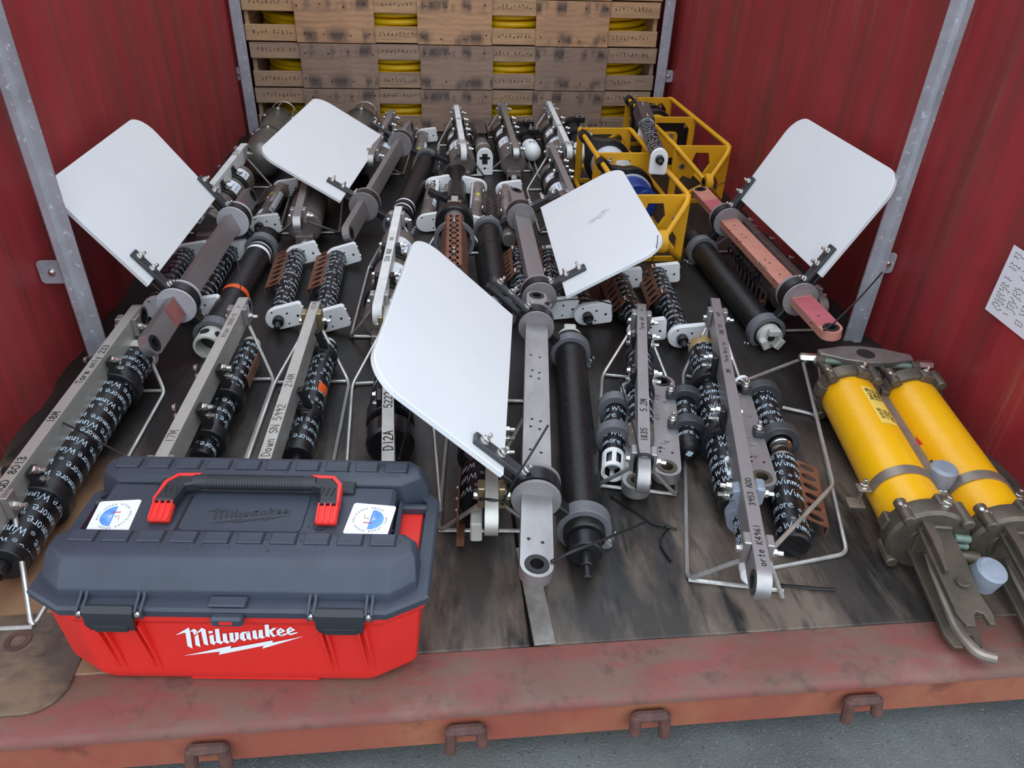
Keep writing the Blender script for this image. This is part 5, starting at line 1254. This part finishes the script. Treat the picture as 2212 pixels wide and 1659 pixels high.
# ================================================================== twin yellow acoustic releases
A0 = U(1832, 858, .074); A1 = U(1988, 1140, .074); ctr = (A0+A1)/2; dd = A0-A1
t = T('release_pair', 'pair of yellow acoustic release cylinders coupled by bronze yoke beside right wall', 'release', (ctr.x, ctr.y, 0), -math.atan2(dd.x, dd.y)); RP = t
Lt = dd.length; z = .074; r = .066; SPC = .158
REL = []
for k in (0, 1):
    x = SPC*k; ya = -Lt/2; yb = Lt/2; o = V((x, 0, z))
    m = M(); m.lathe((x, ya, z), EY, [(0, 0), (0, r), (Lt, r), (Lt, 0)], 44); h = t.part('cylinder', m, 'release_yellow')
    for e, s in ((yb, 1), (ya, -1)):
        m = M(); m.lathe((x, e-s*.004, z), V((0, s, 0)), [(0, r*.9), (0, r+.010), (.006, r+.013), (.038, r+.013), (.044, r+.006), (.044, r*.62), (.046, r*.6), (.046, 0)], 40); cp = t.part('end_cap', m, 'bronze')
        for q in range(4):
            w = rad(45+90*q); p = V((x+(r+.014)*math.cos(w), e-s*.012, z+(r+.014)*math.sin(w)))
            if p.z < .015: continue
            m = M(); m.cyl(p, p+V((0, s*.062, 0)), .0125, 14, c=.003); t.part('cap_lug', m, 'bronze', cp)
            w2 = w+rad(33); p = V((x+(r+.009)*math.cos(w2), e+s*.004, z+(r+.009)*math.sin(w2))); rr = V((math.cos(w2), 0, math.sin(w2)))
            if p.z > .02: m = M(); m.box(p, (.022, .030, .030), (rr, rr.cross(EY), EY), .003); t.part('cap_lug', m, 'bronze', cp)
        for q in range(2):
            w = rad(78+55*q); t.inst('bolt', ME_STUD, zframe((x+(r+.013)*math.cos(w), e+s*.014, z+(r+.013)*math.sin(w)), (math.cos(w), 0, math.sin(w))), cp)
    # upper bail: four rods to a cross rod
    for sx in (-1, 1):
        m = M(); xx = x+sx*.047
        m.tube([(xx, yb-.01, z+.052), (xx, yb+.125, z+.030)], .0075, 10); t.part('bail_rod', m, 'bronze')
        m = M(); m.tube([(xx, yb+.02, z-.035), (xx, yb+.125, z+.026)], .0065, 10); t.part('bail_rod', m, 'bronze')
        m = M(); m.cyl((xx-.010, yb+.125, z+.030), (xx+.010, yb+.125, z+.030), .016, 16, c=.002); t.part('bail_eye', m, 'bronze')
    m = M(); m.cyl((x-.062, yb+.125, z+.030), (x+.062, yb+.125, z+.030), .0085, 12, c=.001); t.part('bail_pin', m, 'verdigris', label='green-tinged bail pin')
    # lower release hook: upper and lower tapering plates with a notched tip, a stiffening rib, and the curved jaw between them
    ol = [(-.030, -.040), (.034, -.040), (.038, -.120), (.036, -.185), (.044, -.225), (.040, -.246), (.030, -.246), (.026, -.226), (.016, -.222), (.008, -.232), (.004, -.252), (-.012, -.252), (-.022, -.230), (-.026, -.120)]
    dn = V((0, 1, .17)).normalized()
    for zz, nm in ((.042, 'hook_plate'), (-.018, 'hook_plate')):
        m = M(); m.prism(ol, (x-.004, ya, z+zz), EX, dn, dn.cross(EX)*-1, -.005, .005, .0015); hp = t.part(nm, m, 'bronze', smooth=30)
        if zz > 0:
            m = M(); m.loft([[V((x-.020+u*w, ya+yy, z+zq+v*.004)) for u, v in ((-1, -1), (1, -1), (1, 1), (-1, 1))] for yy, zq, w in ((-.036, .052, .010), (-.09, .048, .008), (-.15, .030, .003))]); t.part('rib', m, 'bronze', hp)
    m = M(); m.box((x, ya-.043, z+.012), (.060, .012, .075), b=.003); t.part('hook_base', m, 'bronze')
    m = M(); m.tube([(x+.0, ya-.05, z-.030), (x, ya-.14, z-.040), (x, ya-.22, z-.050), (x+.018, ya-.262, z-.054), (x+.045, ya-.270, z-.052)], .0105, 10, bend=.05); t.part('jaw', m, 'bronze_light')
    m = M(); m.cyl((x+.006, ya-.165, z+.015), (x+.006, ya-.165, z+.026), .012, 16, c=.002); t.part('pivot', m, 'bronze')
    m = M(); m.cyl((x+.040, ya-.046, z+.022), (x+.072, ya-.046, z+.020), .0085, 12, c=.002); m.cyl((x+.050, ya-.046, z+.002), (x+.075, ya-.046, z+.0), .007, 12, c=.002); t.part('cam_pin', m, 'verdigris')
    m = M(); m.cyl((x+.05, ya-.05, z-.02), (x+.10, ya-.055, z-.02), .013, 14, c=.003); t.part('stop_peg', m, 'bronze')
    if k == 0:
        m = M(); m.cyl((x+.062, ya-.130, z-.010), (x+.066, ya-.142, z+.040), .028, 26, c=.005); t.part('anode', m, 'zinc')
    # band clamp
    yc = ya+.105
    m = M(); m.lathe((x, yc-.013, z), EY, [(0, r+.0003), (0, r+.0035), (.026, r+.0035), (.026, r+.0003)], 30, ang=(rad(10), rad(170))); bd = t.part('band_clamp', m, 'bronze_light', smooth=30)
    for sx in (-1, 1):
        m = M(); m.box((x+sx*(r+.016), yc, z+.008), (.030, .026, .005), b=.001); m.box((x+sx*(r+.022), yc, z-.036), (.036, .032, .006), b=.001); m.cyl((x+sx*(r+.018), yc, z-.034), (x+sx*(r+.018), yc, z+.024), .0048, 8); t.part('clamp_ear', m, 'bronze_light', bd)
        t.inst('stud', ME_STUD, zframe((x+sx*(r+.018), yc, z+.0105), EZ), bd)
# backing bar between the cylinders, with anode
m = M(); m.box((SPC/2, -.01, z+.012), (.030, Lt+.02, .010), b=.001); t.part('backing_bar', m, 'bronze_light')
m = M(); m.cyl((SPC/2, -Lt/2+.125, z+.018), (SPC/2, -Lt/2+.125, z+.066), .028, 26, c=.006); t.part('anode', m, 'zinc')
# coupling yoke with centre eye
yb = Lt/2; m = M()
ol = [(-.045, -.012), (-.020, -.020), (.02, -.036), (SPC/2, -.044), (SPC-.02, -.036), (SPC+.02, -.02), (SPC+.045, -.012), (SPC+.045, .012), (SPC+.02, .020), (SPC-.02, .036), (SPC/2, .044), (.02, .036), (-.02, .02), (-.045, .012)]
m.prism(ol, (0, yb+.148, z+.040), EX, EY, EZ, -.008, .008, .002); yk = t.part('yoke', m, 'titanium', smooth=30)
m = M(); m.cyl((SPC/2, yb+.148, z+.0478), (SPC/2, yb+.148, z+.0488), .024, 24); t.part('yoke_eye', m, 'ink_black', yk)
for x in (-.075, SPC/2, SPC+.075):
    m = M(); m.cyl((x-.022, yb+.135, z+.032), (x+.022, yb+.135, z+.032), .013, 6, c=.001); t.part('nut', m, 'chrome')
m = M(); m.cyl((-.10, yb+.135, z+.032), (-.07, yb+.135, z+.032), .008, 10, c=.001); t.part('pin_end', m, 'chrome')
# instruction label with command words, and red mark on the second cylinder
def on_cyl(x, r): return lambda u, v: V((x+(r+.0007)*math.sin(u/r), v, z+(r+.0007)*math.cos(u/r)))
f = on_cyl(0, r); m = M(); n = 8; u0, u1 = -.004, .040; v0, v1 = .035, .19
ps = [f(u0+(u1-u0)*i/n, v) for v in (v0, v1) for i in range(n+1)]; m.add(ps, [(i, i+1, n+2+i, n+1+i) for i in range(n)])
MATS['label_cream'] = mat('label_cream', (242, 206, 96), None, rough=.4); lb = t.part('label', m, 'label_cream')
m = M(); f2 = on_cyl(0, r+.0006)
for j, row in enumerate((('RELEASE', '551014'), ('DISABLE', '162271'), ('ENABLE', '147305'))):
    for txt, vv in ((row[0], .180), (row[1], .095)):
        st, wd = strokes(txt, .0085, 1.2); u = u0+.006+.013*j
        ink(m, st, .0016, lambda a, b: f2(u+.0085-b*1.0+.002, vv-a))
t.part('label_print', m, 'ink_black', lb)
f = on_cyl(SPC, r); m = M(); m.add([f(-.098, .03), f(-.078, .02), f(-.082, .055)], [(0, 1, 2)]); t.part('red_mark', m, 'box_red_bright')
m = M(); m.add([f(-.094, -.05), f(-.080, -.05), f(-.080, -.035), f(-.094, -.035)], [(0, 1, 2, 3)]); m.add([f(-.092, -.09), f(-.082, -.09), f(-.082, -.075), f(-.092, -.075)], [(0, 1, 2, 3)]); t.part('black_mark', m, 'ink_black')

# ================================================================== red toolbox with dark lid
t = T('toolbox', 'red toolbox with dark blue-grey lid and red-ended handle on the threshold', 'toolbox', (-.498, -.036, 0), -.091)
def ring(z, hx, y0, y1, ch, cb=None):
    """octagonal plan ring: chamfered corners"""
    cb = cb or ch
    return [V((-hx+ch, y0, z)), V((hx-ch, y0, z)), V((hx, y0+ch*.55, z)), V((hx, y1-cb, z)), V((hx-cb, y1, z)), V((-hx+cb, y1, z)), V((-hx, y1-cb, z)), V((-hx, y0+ch*.55, z))]
ZL = .171
m = M(); m.loft([ring(.0, .262, .008, .292, .050), ring(.020, .288, .001, .305, .058), ring(.03, .292, .0, .308, .06), ring(ZL-.02, .302, 0, .312, .064), ring(ZL-.014, .311, -.004, .316, .066), ring(ZL+.004, .313, -.004, .317, .066)])
body = t.part('body', m, 'box_red', smooth=25)
bv = body.modifiers.new('soft edges', 'BEVEL'); bv.width = .005; bv.segments = 2; bv.limit_method = 'ANGLE'; bv.angle_limit = rad(20)
# recess under the front edge and tapering ribs beside the latches
F0 = lambda px, py: t.hit(px, py, (0, -.0004, 0), (0, 1, 0))
m = M(); a = F0(408, 1438); b = F0(672, 1444); m.prism([(a.x-.008, -.001), (b.x+.008, -.001), (b.x-.006, .012), (a.x+.006, .012)], (0, .012, .0), EX, EZ, EY, -.006, 0); t.part('foot_recess', m, 'box_red', body)
for px in (205, 222, 288, 302, 690, 703, 772, 788):
    p = F0(px, 1335); q = .012
    m = M(); m.add([V((p.x-.0022, -.001, ZL-.016)), V((p.x+.0022, -.001, ZL-.016)), V((p.x+.008+.0016, 0.001, .020)), V((p.x+.008-.0016, 0.001, .020)), V((p.x-.0022, -q, ZL-.016)), V((p.x+.0022, -q, ZL-.016))],
        [(0, 1, 2, 3), (4, 5, 2, 3), (0, 4, 3), (1, 5, 2), (0, 1, 5, 4)]); t.part('front_rib', m, 'box_red', body)
# lid: lip frame, two ridges, sunken middle
m = M(); m.loft([ring(ZL+.001, .3175, -.006, .318, .064), ring(ZL+.014, .318, -.007, .319, .064), ring(ZL+.019, .3145, -.003, .315, .062), ring(ZL+.020, .296, .016, .296, .052), ring(ZL+.006, .294, .018, .294, .052)], True, True); lid = t.part('lid', m, 'box_grey', smooth=30)
def ridge(y0, y1, yt0, yt1, hx, hxt, zt, nm):
    m = M(); z0 = ZL+.006
    def rr(z, hx_, a, b, c): return [V((-hx_+c, a, z)), V((hx_-c, a, z)), V((hx_, a+c*.7, z)), V((hx_, b-c*.4, z)), V((hx_-c*.5, b, z)), V((-hx_+c*.5, b, z)), V((-hx_, b-c*.4, z)), V((-hx_, a+c*.7, z))]
    m.loft([rr(z0, hx, y0, y1, .04), rr(z0+.030, hx-.003, y0+.004, y1, .04), rr(zt-.012, hxt+.006, yt0-.010, yt1+.004, .036), rr(zt-.003, hxt, yt0-.001, yt1, .034), rr(zt, hxt-.008, yt0+.008, yt1-.004, .03)])
    o = t.part(nm, m, 'box_grey', lid, smooth=38); b = o.modifiers.new('soft edges', 'BEVEL'); b.width = .004; b.segments = 3; b.limit_method = 'ANGLE'; b.angle_limit = rad(25); return o
ZT = .246
ridge(.012, .118, .052, .110, .300, .288, ZT, 'front_ridge')
ridge(.230, .308, .244, .294, .300, .280, ZT+.004, 'rear_ridge')
m = M(); m.box((-.006, .172, (ZL+.006+.236)/2), (.500, .126, .236-ZL-.006), b=.006); ctr_ = t.part('lid_middle', m, 'box_grey', lid)
m = M(); m.box((0, .226, .2375), (.345, .030, .012), b=.003); t.part('handle_well', m, 'box_black', lid)
# red tray visible in the end openings, with dark rim
for s in (-1, 1):
    m = M(); m.box((s*.272, .172, ZL+.009), (.038, .100, .008), b=.002); t.part('end_tray', m, 'box_red', body)
    m = M(); m.box((s*.251, .174, ZL+.022), (.008, .112, .030), b=.002); m.box((s*.274, .227, ZL+.018), (.048, .012, .020), b=.003); t.part('tray_rim', m, 'box_grey', lid)
# grip pads along both ridges
ME_PAD = M().box((0, 0, 0), (.040, .024, .004), b=.0015).data('grip_pad', 'box_grey', 30)
ME_SLOT = M().box((0, 0, 0), (.0026, .026, .0012)).data('pad_groove', 'ink_black', 0)
for k in range(10):
    x = -.242+.0535*k
    for (y, zt) in ((.092, ZT), (.270, ZT+.004)):
        p = t.inst('grip_pad', ME_PAD, frame((x, y, zt+.0012), EX, EY, EZ), lid); t.inst('pad_groove', ME_SLOT, frame((x+.0215, y, zt+.0004), EX, EY, EZ), lid)
# raised centre panel with moulded wordmark
Zc = .236
P = lambda px, py, z=Zc: t.hit(px, py, (0, 0, z), (0, 0, 1))
LOGO = [
 '72,298 285,172 305,235 345,512 265,470 232,262 215,258', '300,235 365,195 418,222 400,262 372,296 345,240', '378,320 432,272 472,488 392,455', '372,296 490,178 550,205 597,462 525,440 478,235',
 '598,232 660,228 668,262 602,275', '610,305 675,288 692,392 722,405 690,455 628,425', '700,200 765,192 793,388 838,402 800,442 722,412', '820,275 885,268 903,385 940,398 905,433 832,402', '925,262 990,256 1003,372 1030,352 1015,415 942,398', '1012,255 1075,250 1085,350 1015,415 1000,380 1026,350',
 '1095,285 1130,245 1165,262 1178,355 1205,360 1172,395 1105,360', '1130,245 1255,232 1250,262 1160,275', '1190,240 1255,232 1275,345 1285,355 1275,378 1208,355', '1295,225 1355,218 1375,332 1400,338 1365,365 1304,345', '1395,218 1455,208 1470,318 1505,322 1460,352 1395,335',
 '1490,132 1555,127 1575,328 1505,318', '1558,222 1625,182 1685,178 1600,248 1562,252', '1562,245 1608,240 1645,298 1700,290 1630,330 1588,290', '1680,225 1745,178 1758,214 1727,232 1738,290 1800,282 1760,318 1690,290', '1745,178 1825,232 1732,274 1726,246 1770,230 1738,210', '1735,288 1850,262 1845,285 1762,318',
 '1838,208 1900,162 1914,198 1882,216 1893,274 1955,266 1905,300 1846,272', '1900,162 1980,216 1888,258 1882,230 1926,214 1894,194', '1890,270 2015,245 2010,262 1908,300',
 '205,625 960,465 945,505 1620,380 1615,415 2115,315 1455,512 1475,465 760,608 780,558']
def logo(fn, X, Y): 
    m = M()
    for s in LOGO:
        q = [fn(a, b) for a, b in pl(s)]
        tri = tessellate_polygon([[V((p.dot(X), p.dot(Y), 0)) for p in q]]); m.add(q, [tuple(i) for i in tri])
    return m
m = logo(lambda a, b: F0(370+a/7.373, 1330+b/7.373)+V((0, -.0016, 0)), EX, EZ); t.part('wordmark', m, 'label_white', body, smooth=0)
q = [P(*c) for c in ((412, 1072), (666, 1082), (648, 1168), (382, 1162))]
xa, xb = (q[0].x+q[3].x)/2, (q[1].x+q[2].x)/2; ya_, yb_ = q[3].y, .205
m = M(); m.prism(rrect(xa, max(ya_, .116), xb, yb_, .010, 4), (0, 0, 0), EX, EY, EZ, Zc-.001, Zc+.003, .001); pan = t.part('name_panel', m, 'box_grey', lid)
m = M(); m.box((xa-.003, (ya_+yb_)/2, Zc+.0005), (.004, yb_-ya_-.01, .002)); m.box(((xa+xb)/2, ya_-.0015, Zc+.0005), (xb-xa-.01, .0025, .002)); t.part('panel_groove', m, 'ink_black', lid)
lw = (xb-xa)*.72; k_ = lw/2050; lx = xa+(xb-xa)*.16
m = logo(lambda a, b: V((lx+a*k_, .196-b*k_*1.15-.014, Zc+.0036)), EX, EY); t.part('moulded_wordmark', m, 'box_black', pan, smooth=0)
m = M(); p = P(692, 1135); m.annulus(p, EZ, .011, .0125, .0012, 20); t.part('moulded_ring', m, 'box_black', lid)
# handle folded back
Zh = .250
h0 = P(368, 1075, Zh); h1 = P(713, 1080, Zh); yg = P(530, 1048, Zh).y
yg = max(.212, min(yg, .226)); yp = yg-.055
m = M()
xl, xr = h0.x, h1.x
m.tube([(xl+.030, yg, Zh+.006), (xr-.030, yg, Zh+.006)], .0125, 16); gr = t.part('handle', m, 'box_black')
m = M(); n = 34
for i in range(n): m.annulus((xl+.055+(xr-xl-.11)*i/(n-1), yg, Zh+.006), EX, .0115, .0135, .0022, 16)
t.part('grip_ribs', m, 'box_black', gr)
for s, x in ((1, xl), (-1, xr)):
    ol = [(-.018*s, yp), (.014*s, yp), (.020*s, yg-.016), (.040*s, yg-.010), (.040*s, yg+.010), (.006*s, yg+.010), (-.014*s, yg-.010)]
    m = M(); m.prism(ol if s > 0 else ol[::-1], (x, 0, Zh), EX, EY, EZ, -.006, .014, .003); t.part('handle_arm', m, 'box_black', gr)
    m = M(); m.prism([(.004*s, yg+.006), (.034*s, yg+.006), (.040*s, yg+.014), (.0*s, yg+.012)], (x, 0, Zh), EX, EY, EZ, .004, .0155, .001); m.prism([(-.020*s, yp), (-.016*s, yp), (-.010*s, yg-.010), (.006*s, yg+.010), (.0, yg+.013), (-.017*s, yg-.008)], (x, 0, Zh), EX, EY, EZ, -.005, .0145); t.part('handle_trim', m, 'box_red_bright', gr)
    m = M()
    for k in range(3): m.box((x-.009*s+.009*s*k+.003*s, yp+.026, Zh+.0143), (.0024, .020, .001), (V((.98, .2*s, 0)), V((-.2*s, .98, 0)), EZ))
    t.part('arm_slots', m, 'ink_black', gr)
    m = M(); m.box((x-.002*s, yp-.016, Zh-.002), (.036, .034, .012), (EX, V((0, .93, .36)), V((0, -.36, .93))), .002)
    hg = t.part('hinge_clip', m, 'box_red', gr, label='bright red hinge clip')
    m = M()
    for k in range(4): m.box((x-.002*s-.015+.010*k, yp-.016, Zh+.0052), (.0026, .034, .004), (EX, V((0, .93, .36)), V((0, -.36, .93))))
    t.part('clip_ribs', m, 'box_red_bright', hg)
# latches and hasp
for px in (248, 738):
    p = F0(px, 1330); x = p.x
    m = M(); rg = []
    for (y, z, w, th) in ((-.006, ZL+.024, .036, .004), (-.016, ZL+.018, .038, .005), (-.020, ZL-.004, .037, .005), (-.016, ZL-.020, .034, .005), (-.010, ZL-.028, .032, .004)):
        rg.append([V((x-w, y, z)), V((x+w, y, z)), V((x+w, y+th, z-.001)), V((x-w, y+th, z-.001))])
    m.loft(rg); la = t.part('latch', m, 'box_black', lid, smooth=30)
    m = M(); m.box((x, -.0185, ZL-.014), (.052, .002, .013), b=.0008); t.part('latch_plate', m, 'box_black', la)
    for sx in (-1, 1):
        for dx in (.040, .049):
            m = M(); X0 = x+sx*dx; m.add([V((X0+a, y, z)) for a in (-.002, .002) for y, z in ((.030, .222), (.012, .200), (-.012, ZL+.018), (-.014, ZL+.004), (.010, ZL+.004), (.034, .215))],
                [(0, 1, 2, 3, 4, 5), (11, 10, 9, 8, 7, 6)]+[(i, (i+1) % 6, 6+(i+1) % 6, 6+i) for i in range(6)]); t.part('latch_rib', m, 'box_grey', lid, smooth=20)
        t.inst('screw', ME_SCREW, zframe((x+sx*.0445, -.012, ZL+.014), (0, -1, .2)), lid)
p = F0(492, 1310); x = p.x
m = M(); m.box((x, -.012, ZL+.004), (.050, .016, .020), b=.004); m.box((x, .004, ZL+.026), (.058, .020, .006), b=.002); hs = t.part('hasp', m, 'box_grey', lid)
m = M(); m.box((x, -.0205, ZL+.005), (.020, .001, .006)); t.part('hasp_slot', m, 'box_red', hs)
# round-emblem stickers either side
def sticker(corners, turn, nm):
    q = [P(a, b, Zc+.0006) for a, b in corners]; c = sum(q, V())/4
    X = ((q[1]-q[0])+(q[2]-q[3])).normalized(); Y = EZ.cross(X); m = M(); w = ((q[1]-q[0]).length+(q[2]-q[3]).length)/4; h = (((q[0]-q[3]).dot(Y))+((q[1]-q[2]).dot(Y)))/4
    m.prism(rrect(-w, -h, w, h, .005, 4), c, X, Y, EZ, 0, .0008); stk = t.part('sticker', m, 'label_white', lid)
    A = rad(turn); sx = w/max(w, h); sy = h/max(w, h); R = max(w, h)*.62
    f = lambda u, v: c+X*((u*math.cos(A)-v*math.sin(A))*sx)+Y*((u*math.sin(A)+v*math.cos(A))*sy)+EZ*.0011
    m = M(); pts = [f(0, -R)]+[f(R*math.sin(a), -R*math.cos(a)) for a in [math.pi*i/16 for i in range(17)]]; m.add(pts, [(0, i, i+1) for i in range(1, 17)])
    MATS.get('sticker_blue') or mat('sticker_blue', (84, 140, 214), (120, 172, 230), 60, .5)
    t.part('emblem', m, 'sticker_blue', stk, smooth=0)
    m = M(); g = lambda u, v: f(u, v)+EZ*.0004
    for (a0, b0, a1, b1) in ((.16, -.1, .20, .72), (.24, -.06, .38, .46), (.30, -.06, .46, .24)):
        m.add([g(R*(a0-.03), R*b0), g(R*(a0+.03), R*b0), g(R*a1, R*b1)], [(0, 1, 2)])
    t.part('emblem_rays', m, 'label_white', stk, smooth=0)
    m = M(); ink(m, [[(-R*.42+R*.09*i, -R*.36+(R*.05 if i % 2 else -R*.05)) for i in range(8)]], R*.05, g); t.part('emblem_wave', m, 'box_red', stk, smooth=0)
    m = M(); ink(m, [[(-R*.5, R*.45), (-R*.4, -.02*R)], [(-R*.3, .02*R), (-R*.2, .14*R), (-R*.1, 0)]], R*.04, g); t.part('emblem_mast', m, 'tan_plastic', stk, smooth=0)
    m = M(); txt = 'UPPER OCEAN PROCESSES GROUP - WHOI '; n = len(txt)
    for i, ch in enumerate(txt):
        a = rad(-38)-2*math.pi*i/n; hh = R*.15; k = hh/6; ca, sa = math.cos(a), math.sin(a); rr = R*1.12
        for st in G.get(ch, []):
            ink(m, [[((x_-2)*k, y_*k) for x_, y_ in pl(st)]], hh*.13, lambda u, v: g(ca*(rr+v)+sa*u, sa*(rr+v)-ca*u))
    t.part('ring_text', m, 'ink_grey', stk, smooth=0)
sticker(((760, 1086), (852, 1094), (840, 1162), (746, 1154)), 0, 'right')
sticker(((212, 1084), (302, 1080), (282, 1148), (186, 1154)), 180, 'left')
# rain drops standing on the lid
m = M(); rs = random.Random(8)
for k in range(150):
    x = rs.uniform(-.27, .27); y, z = rs.choice(((rs.uniform(.064, .104), ZT), (rs.uniform(.250, .288), ZT+.004), (rs.uniform(.122, .205), Zc)))
    r = rs.uniform(.0008, .0022); m.lathe((x, y, z), EZ, [(0, r), (r*.35, r*.85), (r*.6, r*.45), (r*.7, 0)], 7)
MATS['water'] = mat('water', (200, 205, 212), None, rough=.05); 
b = MATS['water'].node_tree.nodes['Principled BSDF']; b.inputs['Transmission Weight'].default_value = 1; b.inputs['IOR'].default_value = 1.33
o = t.part('rain_drops', m, 'water', lid); o['kind'] = 'stuff'
